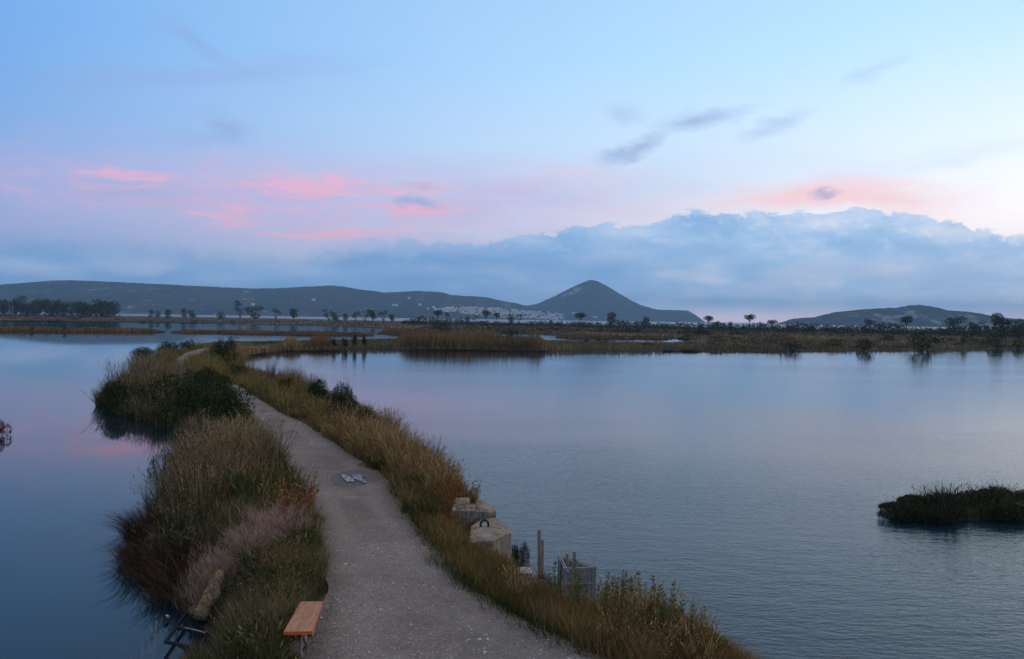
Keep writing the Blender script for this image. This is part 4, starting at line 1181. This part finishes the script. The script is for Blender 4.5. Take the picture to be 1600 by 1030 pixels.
zone('brown', [(700, 850), (780, 940), (870, 990), (930, 990), (900, 945), (820, 905), (770, 872), (730, 840)], 72, (.6, 1.05), 'brown seeded weed below the concrete blocks', 'brown weeds below the blocks', .6, .32)
zone('tan', [(720, 880), (800, 955), (900, 1000), (940, 975), (850, 920), (770, 882)], 34, (.4, .8), 'straw grass clump near the fish trap', 'straw grass near the fish trap', .6, .4)
zone('rust', [(760, 900), (860, 975), (960, 1020), (980, 990), (880, 940), (800, 890)], 20, (.45, .8), 'reddish weed among straw grass below the fish trap', 'reddish weeds below the fish trap', .5, .5)
zone('turf', [(630, 800), (700, 900), (760, 945), (755, 905), (710, 850), (668, 800)], 50, (.9, 1.3), 'short green turf tuft along the right edge of the path', 'short turf on the right path edge', .88, .28)
zone('turf', [(668, 842), (725, 907), (790, 952), (905, 1012), (1040, 1078), (1080, 1060), (900, 985), (790, 925), (720, 870), (690, 835)], 60, (.7, 1.3), 'short grass tuft at the lower right edge of the path', 'short grass at the lower right path edge', .85, .3)
zone('brown', [(820, 985), (940, 1060), (1100, 1090), (1095, 1045), (980, 992), (890, 955)], 76, (.45, .85), 'brown undergrowth weed beneath the tall leafy weeds', 'brown undergrowth at the lower right', .5, .3)
zone('tan', [(860, 1000), (980, 1070), (1100, 1090), (1090, 1040), (960, 985)], 24, (.4, .75), 'straw tuft beneath the tall leafy weeds', 'straw tufts at the lower right', .5, .45)
zone('herb', [(985, 1020), (1020, 1070), (1105, 1085), (1095, 1045), (1035, 1010)], 20, (.6, 1.0), 'dark leafy clump at the lower right waterside', 'dark herbs at the lower right', .4, .36)

GWD = 'tall leafy weeds on the lower right bank'
zp = scatter_poly([(840, 985), (940, 1060), (1110, 1095), (1100, 1045), (1030, 1015), (920, 972)], 500, .3)
k = 0
for q in zp:
    s1, s2 = sdist(LAND, q[:1], q[1:2])[0], sdist(PATHPOLY, q[:1], q[1:2])[0]
    if s1 < -.3 or s2 > -.5: continue
    if k >= 75: break
    if blocks(q[0], q[1], .3, .8, .1)[0]: continue
    o = empty('leafy_weed', (q[0], q[1], max(float(land_h(q[:1], q[1:2])[0]), -.05)), rng.uniform(0, 6.28), (.8, .8, rng.uniform(.45, .95)))
    w_ = WEED[k % 5]; link('stem', w_[0], o); link('leaf', w_[1], o)
    tag(o, 'tall leafy weed with drying lower leaves by the lower right water', 'weed', GWD); k += 1


def at_h(px, py, z=None):
    p = gp(px, py, .5)
    for _ in range(6):
        p = gp(px, py, float(land_h(p[:1], p[1:2])[0]))
    return p


for i, (px, py, w, h, lab) in enumerate((
        (300, 650, 56, 78, 'biggest dark shrub on the left bank where the path vanishes'), (348, 684, 54, 84, 'dark shrub leaning over the left path edge'), (322, 618, 36, 50, 'dark shrub behind the biggest one on the left bank'), (374, 676, 30, 50, 'low dark shrub at the left path edge, nearest of its clump'),
        (348, 566, 17, 46, 'tall dark bush with a rounded top at the far causeway bend'), (356, 580, 17, 34, 'lower bush in front of the tall rounded one at the bend'), (222, 560, 22, 20, 'spiky dark bush on the far left waterside'), (260, 556, 24, 24, 'wide dark bush right of the spiky one'), (290, 548, 11, 20, 'small pointed bush left of the far path'),
        (370, 590, 14, 22, 'dark bush at the water where the far bank narrows'), (532, 652, 28, 60, 'tall dark shrub on the right bank at mid-distance'), (497, 637, 24, 48, 'dark shrub left of the tall one on the right bank'), (560, 664, 22, 44, 'dark shrub right of the tall one on the right bank'), (448, 618, 12, 30, 'small dark shrub far up the right bank'),
        (560, 700, 32, 24, 'low dark cushion plant at the right path edge'), (590, 735, 36, 18, 'flat dark cushion plant right of the puddles'), (810, 888, 16, 52, 'dark brown-green bush between the concrete block and the posts'), (470, 822, 34, 26, 'bushy green shrub at the left path edge below the rust weed'), (480, 920, 30, 30, 'small dark shrub behind the bench'), (185, 632, 34, 40, 'dark bush at the tip of the left bulge'))):
    p = at_h(px, py); d = p[1] / FPX
    shrub(NEARB[i % 4], p[0], p[1], p[2] - .05, w * d * 1.1, h * d / .95, lab, 'dark shrubs along the causeway')

# low undergrowth that nobody could count
def undergrowth(poly_px, n, h, w, material, z=.5, name='grass', lean=(.1, .8)):
    p = scatter_poly(poly_px, n, z)
    s1 = sdist(LAND, p[:, 0], p[:, 1]); s2 = sdist(PATHPOLY, p[:, 0], p[:, 1])
    ok = (s1 > -.15) & (s2 < rng.normal(-.02, .2, len(p))); p = p[ok]; s2 = s2[ok]
    p[:, 2] = land_h(p[:, 0], p[:, 1]) - .02
    p = p[p[:, 2] > -.2]; p = p[~blocks(p[:, 0], p[:, 1], p[:, 2], np.mean(h))]; n = len(p)
    m_ = fbm(p[:, 0] * .6, p[:, 1] * .6, 3); dist = np.hypot(p[:, 0], p[:, 1])
    g_ = Geo(); g_.ribbons(p, rng.uniform(0, 6.28, n), rng.uniform(*h, n) * (.5 + m_), rng.uniform(*lean, n), w * np.clip(dist / 22, .7, 4) * rng.uniform(.6, 1.4, n), np.clip(m_ * .8 + rng.normal(.05, .18, n), 0, 1), lv=(0, .55, 1), wl=(1, .8))
    tag(g_.build(name, material), kind='stuff')


LB = [(280, 1090), (450, 1090), (515, 910), (500, 835), (455, 735), (385, 640), (352, 598), (300, 540), (190, 600), (190, 640), (262, 680), (235, 800), (205, 860), (290, 960)]
RBK = [(352, 602), (470, 690), (560, 760), (600, 840), (730, 950), (860, 1020), (940, 1090), (1300, 1090), (1150, 1030), (940, 930), (800, 870), (720, 745), (590, 645), (400, 575)]
undergrowth(LB, 42000, (.2, .6), .010, M['green_grass'])
undergrowth(LB, 22000, (.25, .8), .009, M['dry_reed'])
undergrowth(RBK, 34000, (.15, .5), .010, M['brown_weed'])
undergrowth(RBK, 18000, (.12, .4), .010, M['olive_grass'])
undergrowth(RBK, 16000, (.12, .5), .011, M['tan_grass'])
undergrowth(LB, 12000, (.2, .6), .011, M['tan_grass'])
undergrowth([(700, 840), (760, 960), (880, 1010), (960, 990), (960, 930), (860, 905), (800, 870)], 12000, (.04, .14), .010, M['brown_weed'], .3)
undergrowth([(430, 930), (430, 1080), (300, 1080), (300, 900)], 7000, (.05, .16), .010, M['green_grass'], .5)
undergrowth([(350, 600), (262, 577), (300, 540), (420, 540), (440, 548), (378, 560)], 12000, (.4, .9), .012, M['olive_grass'])

# ------------------------------------------------------------------ loose stones on the path
g = Geo(); n = 15000
q = scatter_poly([(470, 1080), (1000, 1080), (905, 1010), (668, 840), (560, 712), (440, 645), (385, 640), (455, 735), (500, 840), (512, 905)], n, ZP)
q = q[sdist(PATHPOLY, q[:, 0], q[:, 1]) > .12]; n = len(q)
r_ = rng.uniform(.004, .012, n) * rng.choice([1, 1, 1, 1.5, 2.2], n)
octa = np.array([(1, 0, 0), (0, 1, 0), (-1, 0, 0), (0, -1, 0), (0, 0, .7), (0, 0, -.7)])
ft = np.array([(0, 1, 4), (1, 2, 4), (2, 3, 4), (3, 0, 4), (1, 0, 5), (2, 1, 5), (3, 2, 5), (0, 3, 5)])
v = octa[None] * r_[:, None, None] * rng.uniform(.6, 1.3, (n, 6, 3)); a_ = rng.uniform(0, 6.28, n)
ca, sa = np.cos(a_)[:, None], np.sin(a_)[:, None]
v = np.stack([v[:, :, 0] * ca - v[:, :, 1] * sa, v[:, :, 0] * sa + v[:, :, 1] * ca, v[:, :, 2]], 2) + (q + (0, 0, .013))[:, None]
g.add(v.reshape(-1, 3), (np.arange(n)[:, None, None] * 6 + ft[None]).reshape(-1, 3), np.repeat(rng.beta(1.6, 1.9, n), 6))
tag(g.build('gravel', M['pebble']), kind='stuff')


def rock(name, x, y, z, size, material, label, cat='stone', seed=0, sc=(1, 1, .6)):
    r0 = np.random.default_rng(seed); g_ = Geo(); nu, nv = 9, 6; v = [(0, 0, 1)]
    for i in range(1, nv):
        for k_ in range(nu):
            th, ph = math.pi * i / nv, 2 * math.pi * k_ / nu
            f = r0.uniform(.78, 1.15); v.append((math.sin(th) * math.cos(ph) * f, math.sin(th) * math.sin(ph) * f, math.cos(th) * f))
    v.append((0, 0, -1)); t = []
    for k_ in range(nu):
        t.append((0, 1 + k_, 1 + (k_ + 1) % nu)); b0 = 1 + (nv - 2) * nu; t.append((len(v) - 1, b0 + (k_ + 1) % nu, b0 + k_))
    for i in range(nv - 2):
        for k_ in range(nu):
            a = 1 + i * nu + k_; b = 1 + i * nu + (k_ + 1) % nu; t += [(a, a + nu, b + nu), (a, b + nu, b)]
    g_.add(np.array(v) * size * np.array(sc), t)
    return tag(g_.build(name, material, loc=(x, y, z)), label, cat)


m_, t_, out = mat('white_stone'); M['white_stone'] = m_
principled(t_, out, noise(t_, coords(t_), 8, 5).ramp([(.3, (.42, .40, .37)), (.7, (.66, .64, .60))]), .85, .3)
for i, (px, py, s_, lab) in enumerate(((749, 1000, .035, 'white stone on the path nearest the bottom edge'), (762, 1000, .03, 'white stone beside the one nearest the bottom edge'), (758, 1020, .028, 'small white stone lowest on the path'), (540, 882, .035, 'white stone on the left half of the path'), (487, 692, .06, 'pale stone on the far path near its middle'), (410, 655, .06, 'pale stone far up the path'))):
    p = gp(px, py, ZP); rock('stone', p[0], p[1], ZP + .012, s_, M['white_stone'], lab, seed=i)

# ------------------------------------------------------------------ puddles
for i, (pts, lab) in enumerate((([(533, 742), (539, 741), (541, 742.3), (546, 744.5), (551, 746.5), (554, 751), (552, 753), (547, 752.2), (543, 753), (538, 749), (536, 746.5)], 'left of two shallow puddles shining on the path'),
                                ([(549.5, 742), (555, 740.8), (559, 742.2), (564, 741), (569, 741.8), (570, 745), (567, 747), (571, 749), (573.5, 754), (567, 754.5), (563, 751), (559, 751), (556, 748.5), (552, 748)], 'right and larger of two shallow puddles on the path'))):
    g = Geo(); top = np.array([gp(x, y, ZP + .045) for x, y in pts]); c0 = top.mean(0)
    g.add(np.concatenate([top, [c0]]), [(len(top), k_, (k_ + 1) % len(top)) for k_ in range(len(top))][::1])
    tag(g.build('puddle', M['puddle']), lab, 'puddle')

# ------------------------------------------------------------------ concrete blocks
def block(name, px, z, zb, label, bev=.014):
    top = np.array([gp(x, y, z) for x, y in px])
    g_ = Geo(); c0 = top.mean(0); g_.prism(top - (c0[0], c0[1], 0), zb, bev=bev)
    return tag(g_.build(name, M['concrete'], loc=(c0[0], c0[1], 0)), label, 'concrete block')


block('concrete_block', [(733, 848), (772, 844), (799, 832), (797, 826), (775, 809), (752, 812), (736, 822)], .95, -.5, 'larger lichen-stained concrete block with a black ring on top')
block('concrete_block', [(706, 798), (735, 798.5), (766, 800), (775, 798.5), (773, 794), (757, 784), (737, 777), (712, 778)], 1.125, -.5, 'upper concrete block with a small bush growing on it')
p = gp(818, 889, .12); rock('stone', p[0], p[1], .06, .22, M['white_stone'], 'flat pale rock at the waterline below the concrete block', seed=31, sc=(1.2, .7, .45))
p = gp(836, 900, .1); rock('stone', p[0], p[1], .02, .16, M['concrete'], 'small grey rock at the waterline left of the posts', seed=33, sc=(1.2, .8, .5))
m_, t_, out = mat('black_rubber'); M['black_rubber'] = m_
principled(t_, out, (.012, .012, .013), .6, .4)
g = Geo(); a = np.linspace(-.35, math.pi + .35, 16)
g.tube(np.stack([np.cos(a) * .105, np.sin(a * 0), np.sin(a) * .125 + .045], 1), .030, 8)
p = gp(757, 823, .95); tag(g.build('mooring_ring', M['black_rubber'], loc=(p[0], p[1], .955), rz=.25, smooth=True), 'black rubber mooring ring standing on the larger concrete block', 'mooring ring')
p = gp(739, 786, 1.125)
o = empty('small_bush', (p[0], p[1], 1.12)); g = tall_grass(301, 70, .10, (.25, .5), (.05, .35), .014, .5); g.build('leaf', M['olive_grass'], o)
g = Geo(); g.tube([(0, 0, 0), (.01, 0, .12), (0, .01, .22)], [.05, .045, .03], 7); m_, t_, out = mat('red_stem'); principled(t_, out, (.05, .018, .015), .9); g.build('stem', m_, o)
tag(o, 'small upright bush with a dark red foot on the upper concrete block', 'bush')

# ------------------------------------------------------------------ posts and fish trap
def post(px0, py0, px1, py1, d, w, material, label, sq=True):
    """a timber stake standing at depth d between two points of its outline"""
    def pt(px, py):
        v_ = ray(px, py); k_ = d / v_.y; return np.array((v_.x * k_, d, CAM_H + v_.z * k_))
    a, b = pt(px0, py0), pt(px1, py1); low = b + (b - a) / np.linalg.norm(b - a) * .7
    low[2] = min(low[2], -.3)
    g_ = Geo(); base = np.array((low[0], low[1], 0))
    if sq: g_.bar(low - base, a - base, w, w * .85, up=(0, 1, .1))
    else: g_.tube([low - base, (a + low) / 2 - base + (.006, 0, 0), a - base], [w * .55, w * .5, w * .45], 8, wob=.06)
    return tag(g_.build('wooden_post', material, loc=tuple(base)), label, 'post')


post(842.5, 828, 843, 915, 18.2, .085, M['grey_wood'], 'taller squared wooden post standing left of the fish trap')
post(847.8, 843, 847.5, 905, 18.55, .055, M['grey_wood'], 'thinner post just behind the taller squared one')
post(898, 862, 889, 960, 16.0, .075, M['grey_wood'], 'leaning wooden post right in front of the fish trap', False)
post(886.5, 865, 884, 930, 17.5, .075, M['grey_wood'], 'short wooden post inside the fish trap', False)

ZT = .95
LB_, LF_, RC_ = gp(873, 868, ZT), gp(884, 888, ZT), gp(931, 886, ZT)
trap = empty('fish_trap', (*LF_[:2], 0)); off_ = np.array((*LF_[:2], 0))
m_, t_, out = mat('zinc'); M['zinc'] = m_
n1 = noise(t_, mapping(t_, coords(t_), scale=(1, 1, .3)), 12, 5, .6); principled(t_, out, n1.ramp([(.3, (.20, .19, .18)), (.7, (.36, .35, .34))]), .6, .4)
m_, t_, out = mat('board'); M['board'] = m_
oi = t_.nodes.new('ShaderNodeObjectInfo'); n1 = noise(t_, mapping(t_, coords(t_), scale=(1, 1, .12)), 18, 5, .65)
principled(t_, out, mixc(t_, N(t_, oi.outputs['Random']) * .5, n1.ramp([(.3, (.20, .165, .14)), (.7, (.36, .31, .27))]), (.22, .18, .155)), .9, .2, bump(t_, n1, .01))
board_me = {}
for nm, A_, B_ in (('front', LF_, RC_), ('back', LB_, RC_), ('side', LB_, LF_)):
    A_, B_ = A_ - off_, B_ - off_; dv = B_ - A_; L = np.linalg.norm(dv); dv /= L; nrm = np.array((-dv[1], dv[0], 0))
    nb = {'front': 7, 'back': 8, 'side': 4}[nm]; wb = L / nb
    for i in range(nb):
        if nm == 'side' and i in (1,): continue
        c_ = A_ + dv * wb * (i + .5) + nrm * rng.uniform(-.004, .004)
        g_ = Geo(); g_.bar((c_[0], c_[1], -.25), (c_[0], c_[1], ZT - .03), wb * .9, .014, up=tuple(nrm)); g_.build('slat', M['board'], trap)
    for zz in ((ZT, .60, .12) if nm != 'side' else (ZT - .02, .5)):
        g_ = Geo(); q0, q1 = A_ + (0, 0, zz - ZT), B_ + (0, 0, zz - ZT)
        o_ = -nrm * .018 * (1 if nm != 'back' else -1)
        g_.bar(q0 + o_, q1 + o_, .022, .026); g_.build('rail', M['zinc'], trap)
for c_ in (LB_, LF_, RC_):
    g_ = Geo(); c_ = c_ - off_; g_.bar((c_[0], c_[1], -.35), (c_[0], c_[1], ZT + .02), .030, .030, up=(0, 1, 0)); g_.build('corner_post', M['zinc'], trap)
g_ = Geo(); q0 = LB_ - off_ + (-.02, 0, .06); q1 = LF_ - off_ + (.05, -.12, -.05); g_.tube([q0, (q0 + q1) / 2 + (0, 0, .02), q1], .018, 7); g_.build('pipe', M['zinc'], trap, smooth=True)
m_, t_, out = mat('yellow_float'); principled(t_, out, (.30, .20, .06), .6)
g_ = Geo(); c_ = gp(925, 906, .62) - off_; th = np.linspace(0, math.pi, 6); g_.tube(np.stack([np.zeros(6) + c_[0], np.zeros(6) + c_[1] - .05, c_[2] - np.cos(th) * .04], 1), np.sin(th) * .04 + .002, 8); g_.build('float', m_, trap, smooth=True)
tag(trap, 'grey slatted fish trap with metal rails among the weeds at the water', 'fish trap')

# ------------------------------------------------------------------ bench
m_, t_, out = mat('seat_wood'); M['seat_wood'] = m_
p_ = mapping(t_, coords(t_), rot=(0, 0, R(3)), scale=(9, 1.0, 9)); n1 = noise(t_, p_, 3.2, 6, .65); n2 = noise(t_, coords(t_), 4.5, 5, .6)
wc = n1.ramp([(.25, (.22, .085, .038)), (.5, (.40, .165, .080)), (.75, (.52, .26, .145))])
wc = mixc(t_, n2.smooth(.52, .72) * .55, wc, (.36, .25, .19))
principled(t_, out, wc, .65, .35, bump(t_, n1, .006))
m_, t_, out = mat('orange_paint'); M['orange_paint'] = m_
principled(t_, out, noise(t_, coords(t_), 9, 5).ramp([(.3, (.52, .10, .020)), (.7, (.70, .17, .035))]), .55, .4)
m_, t_, out = mat('peeling_leg'); M['peeling_leg'] = m_
pk = noise(t_, mapping(t_, coords(t_), scale=(1, 1, .22)), 16, 6, .7)
principled(t_, out, pk.ramp([(.36, (.018, .013, .011)), (.46, (.05, .03, .024)), (.50, (.42, .24, .18)), (.66, (.62, .46, .39))]), .8, .3, bump(t_, pk, .012))
ZS = ZP + .47
bench = empty('bench', (0, 0, 0))
q = np.array([gp(443, 987, ZS), gp(488, 986.5, ZS), gp(504, 939.5, ZS), gp(470, 940, ZS)]); c0 = q.mean(0)
bench.location = (c0[0], c0[1], ZP)
top = q - (c0[0], c0[1], ZP)
g_ = Geo(); g_.prism(top, ZS - ZP - .055, mi=0, mi_side=1, bev=.004)
bot = top.copy(); bot[:, 2] = ZS - ZP - .055; g_.add(bot, [(0, 2, 1), (0, 3, 2)], .5, 1)
g_.build('seat', [M['seat_wood'], M['orange_paint']], bench)
ax = (top[2] + top[3] - top[0] - top[1]) / 2; ax /= np.linalg.norm(ax); sx = np.array((ax[1], -ax[0], 0))
for k_, f in enumerate((-.42, .40)):
    g_ = Geo(); c_ = ax * f
    for dx, tilt in ((.045, .0),):
        b_ = c_ + sx * dx
        g_.tube([(b_[0], b_[1], -.12), (b_[0] + .006, b_[1], .10), (b_[0] - .004, b_[1], .28), (b_[0], b_[1], ZS - ZP - .057)], [.062, .058, .060, .064], 9, wob=.10)
    g_.build('leg', M['peeling_leg'], bench)
g_ = Geo(); g_.bar(ax * -.42 + np.array((0, 0, ZS - ZP - .09)) + sx * .045, ax * .40 + np.array((0, 0, ZS - ZP - .09)) + sx * .045, .05, .06); g_.build('beam', M['peeling_leg'], bench)
tag(bench, 'low wooden bench with a reddish seat and orange edge beside the path', 'bench')

# ------------------------------------------------------------------ things in the lower left
m_, t_, out = mat('mossy_wood'); M['mossy_wood'] = m_
n1 = noise(t_, coords(t_), 7, 6, .7); n2 = noise(t_, coords(t_), 26, 4, .65)
principled(t_, out, mixc(t_, n2.smooth(.45, .65), n1.ramp([(.3, (.08, .048, .026)), (.48, (.30, .195, .105)), (.68, (.50, .36, .21))]), (.085, .062, .04)), .95, .15, bump(t_, n1 + n2 * .6, .09))
a, b = gp(311, 968, .30), gp(344, 893, 1.02)
b = a + (b - a) * 1.0
g_ = Geo(); n = 9; f = np.linspace(0, 1, n)[:, None]
line = (a + (b - a) * f) - (a[0], a[1], 0) + np.stack([np.sin(f[:, 0] * 3) * .03, np.zeros(n), np.zeros(n)], 1)
g_.tube(line, np.interp(f[:, 0], [0, .1, .5, .85, 1], [.12, .15, .165, .125, .07]), 11, wob=.2)
tag(g_.build('log', M['mossy_wood'], loc=(a[0], a[1], 0), smooth=True), 'thick mossy log lying up the left bank', 'log')
m_, t_, out = mat('orange_rock'); principled(t_, out, noise(t_, coords(t_), 9, 6, .7).ramp([(.35, (.035, .022, .012)), (.5, (.20, .11, .045)), (.7, (.33, .20, .09))]), .9, .2)
p = gp(306, 952, .3); rock('stump', p[0], p[1], .27, .13, m_, 'small orange-brown stump at the foot of the mossy log', 'stump', 44, (1.1, .9, .75))
fr = empty('timber_frame', (*gp(285, 985, .15)[:2], .0)); off_ = np.array(fr.location)
for a, b in (((291, 958), (259, 1003)), ((259, 1003), (312, 1014)), ((277, 981), (322, 990)), ((291, 958), (325, 966)), ((322, 990), (312, 1014)), ((325, 966), (322, 990))):
    A_, B_ = gp(*a, .16), gp(*b, .16 + (.12 if b[0] > 300 else 0)); g_ = Geo(); g_.bar(A_ - off_, B_ - off_, .065, .05); g_.build('beam', M['dark_wood'], fr)
tag(fr, 'black rotten timber frame half sunk below the mossy log', 'timber frame')
g_ = Geo(); A_, B_ = gp(289, 981, .26), gp(321, 989, .32); g_.tube([A_, (A_ + B_) / 2 + (0, 0, .01), B_], .012, 6); tag(g_.build('stick', M['pale_stem']), 'pale stick lying across the black timber frame', 'stick')
m_, t_, out = mat('litter'); principled(t_, out, noise(t_, coords(t_), 30, 2).ramp([(.45, (.50, .48, .46)), (.55, (.40, .10, .09))], 'CONSTANT'), .5)
p = gp(262, 964, .0); g_ = Geo(); g_.bar((-.05, .05, .012), (.05, -.05, .016), .045, .03); tag(g_.build('wrapper', m_, loc=(p[0], p[1], 0)), 'red and white wrapper floating on the calm water', 'litter')
p = gp(259, 976, .0); rock('float', p[0], p[1], .015, .05, M['black_rubber'], 'small black float on the calm water below the wrapper', 'float', 51, (1, 1, .8))


def bare_stem(px, py_top, d, z0, label, seed, n=4, lean=.05):
    global rng
    keep, rng = rng, np.random.default_rng(seed)
    v_ = ray(px, py_top); k_ = d / v_.y; tip = np.array((v_.x * k_, d, CAM_H + v_.z * k_)); base = np.array((tip[0] + lean, d, z0)); L = tip[2] - z0
    g_ = Geo(); pts = [base + (tip - base) * f + (rng.uniform(-.02, .02), 0, 0) * np.array(f * (1 - f) * 4) for f in np.linspace(0, 1, 6)]
    g_.tube(np.array(pts) - base, np.linspace(.019, .004, 6), 5)
    for i in range(n):
        f = rng.uniform(.45, .9); s0 = pts[int(f * 5)] - base; sd_ = 1 if i % 2 else -1
        e = s0 + (sd_ * rng.uniform(.08, .22), rng.uniform(-.05, .05), rng.uniform(.10, .3) * L)
        g_.tube([s0, (s0 + e) / 2 + (sd_ * .02, 0, 0), e], [.006, .004, .002], 4, cap=False)
    rng = keep
    tag(g_.build('bare_stem', M['pale_stem'], loc=tuple(base)), label, 'stem')


bare_stem(245, 970, 12.6, 0.0, 'pale branched bare stem rising from the lower left corner', 71, 6, -.12)
bare_stem(222, 1005, 12.2, 0.0, 'short pale bare stem at the bottom left edge', 72, 4, -.05)
bare_stem(968, 893, 14.6, .3, 'tall pale bare sapling among the leafy weeds', 73, 5, -.06)
bare_stem(985, 930, 14.9, .3, 'short pale side sapling right of the tall bare one', 74, 2, -.10)

# ------------------------------------------------------------------ islet on the right and the one at the left edge
ISL = P([(1386, 812), (1440, 818), (1530, 817), (1620, 810), (1720, 803), (1720, 776), (1600, 778), (1470, 782), (1400, 794)])
tag(gridmesh('islet_ground', np.arange(ISL[:, 0].min() - 1, ISL[:, 0].max() + 1, .25), np.arange(ISL[:, 1].min() - 1, ISL[:, 1].max() + 1, .25),
             lambda x, y: -.6 + .85 * np.clip((sdist(ISL, x, y) + .5) / 1.1, 0, 1), M['mud']), kind='structure')
ISM = [herb(401 + i, 900, .5, .42, .10, .028, .9).mesh('foliage', M['islet_leaf']) for i in range(3)]
ISG = [tall_grass(411 + i, 80, .35, (.3, .95), (.1, .6), .014, .2).mesh('foliage', M['islet_leaf']) for i in range(3)]
cn = 0
while cn < 110:
    q = np.array((rng.uniform(ISL[:, 0].min(), ISL[:, 0].max()), rng.uniform(ISL[:, 1].min(), ISL[:, 1].max())))
    s1 = sdist(ISL, q[:1], q[1:])[0]
    if s1 < -.05: continue
    low_ = (.45 + 1.5 * float(fbm(q[0] * .9, q[1] * .9, 2))) * np.interp(s1, [0, .4], [.6, .85])
    gr_ = cn % 3 == 0
    tag(link('islet_plant', (ISG if gr_ else ISM)[cn % 3], None, (q[0], q[1], .05), rng.uniform(0, 6.28), (1, 1, low_ * (.75 if gr_ else .9) * rng.uniform(.85, 1.2))),
        'spiky grass tuft on the dark islet in the right lagoon' if gr_ else 'dark leafy saltbush on the islet in the right lagoon', 'plant', 'plants on the right islet'); cn += 1
g_ = Geo(); b0 = gp(1478, 800, .25)
for a, e in (((0, 0, 0), (.05, 0, .72)), ((.02, 0, .35), (.22, .1, .95)), ((.1, 0, .1), (.32, 0, .82)), ((.15, 0, .2), (.62, -.05, .66)), ((.3, 0, .4), (.38, 0, .86)), ((-.3, 0, .1), (-.34, 0, .72))):
    a, e = np.array(a, float), np.array(e, float); g_.tube([a, (a + e) / 2 + (.03, 0, -.04), e], [.028, .02, .008], 6)
tag(g_.build('dead_branch', M['dark_wood'], loc=tuple(b0)), 'dark dead branch forking out of the right islet', 'branch')
p = gp(4, 682, 0)
shrub(bush_mesh(91, 1500, .11, 5, .9, M['rust'], 20), p[0] - .25, p[1], -.05, .62, .85, 'rust-brown bush standing in the calm water at the left edge', None, 'bush')
p = gp(453, 545.5, .1); rock('stone', p[0], p[1], .15, .55, M['white_stone'], 'white stone on the far shore of the causeway bend', seed=61, sc=(1.2, .8, .6))
for px, s_, lab in ((1046, 1.4, 'dark mud hump at the far waterline, left of a longer one'), (1078, 2.2, 'longer dark mud hump at the far waterline')):
    p = gp(px, 549.3, 0); rock('mud_hump', p[0], p[1], 0, s_, M['dark_wood'], lab, 'mud hump', 62, (1.4, .6, .25))

# ------------------------------------------------------------------ haze
m_, t_, out = mat('haze')
pv = t_.nodes.new('ShaderNodeVolumePrincipled'); pv.inputs['Color'].default_value = (.40, .70, 1.0, 1); pv.inputs['Density'].default_value = 1.0e-4
t_.links.new(pv.outputs[0], out.inputs['Volume'])
g_ = Geo(); A_, B_ = (-HW - 50, -2050, -2.0), (HW + 50, HW + 50, 430)
v = [(x, y, z) for z in (A_[2], B_[2]) for x, y in ((A_[0], A_[1]), (B_[0], A_[1]), (B_[0], B_[1]), (A_[0], B_[1]))]
g_.add(v, [(0, 2, 1), (0, 3, 2), (4, 5, 6), (4, 6, 7), (0, 1, 5), (0, 5, 4), (1, 2, 6), (1, 6, 5), (2, 3, 7), (2, 7, 6), (3, 0, 4), (3, 4, 7)])
tag(g_.build('haze', m_), kind='stuff')
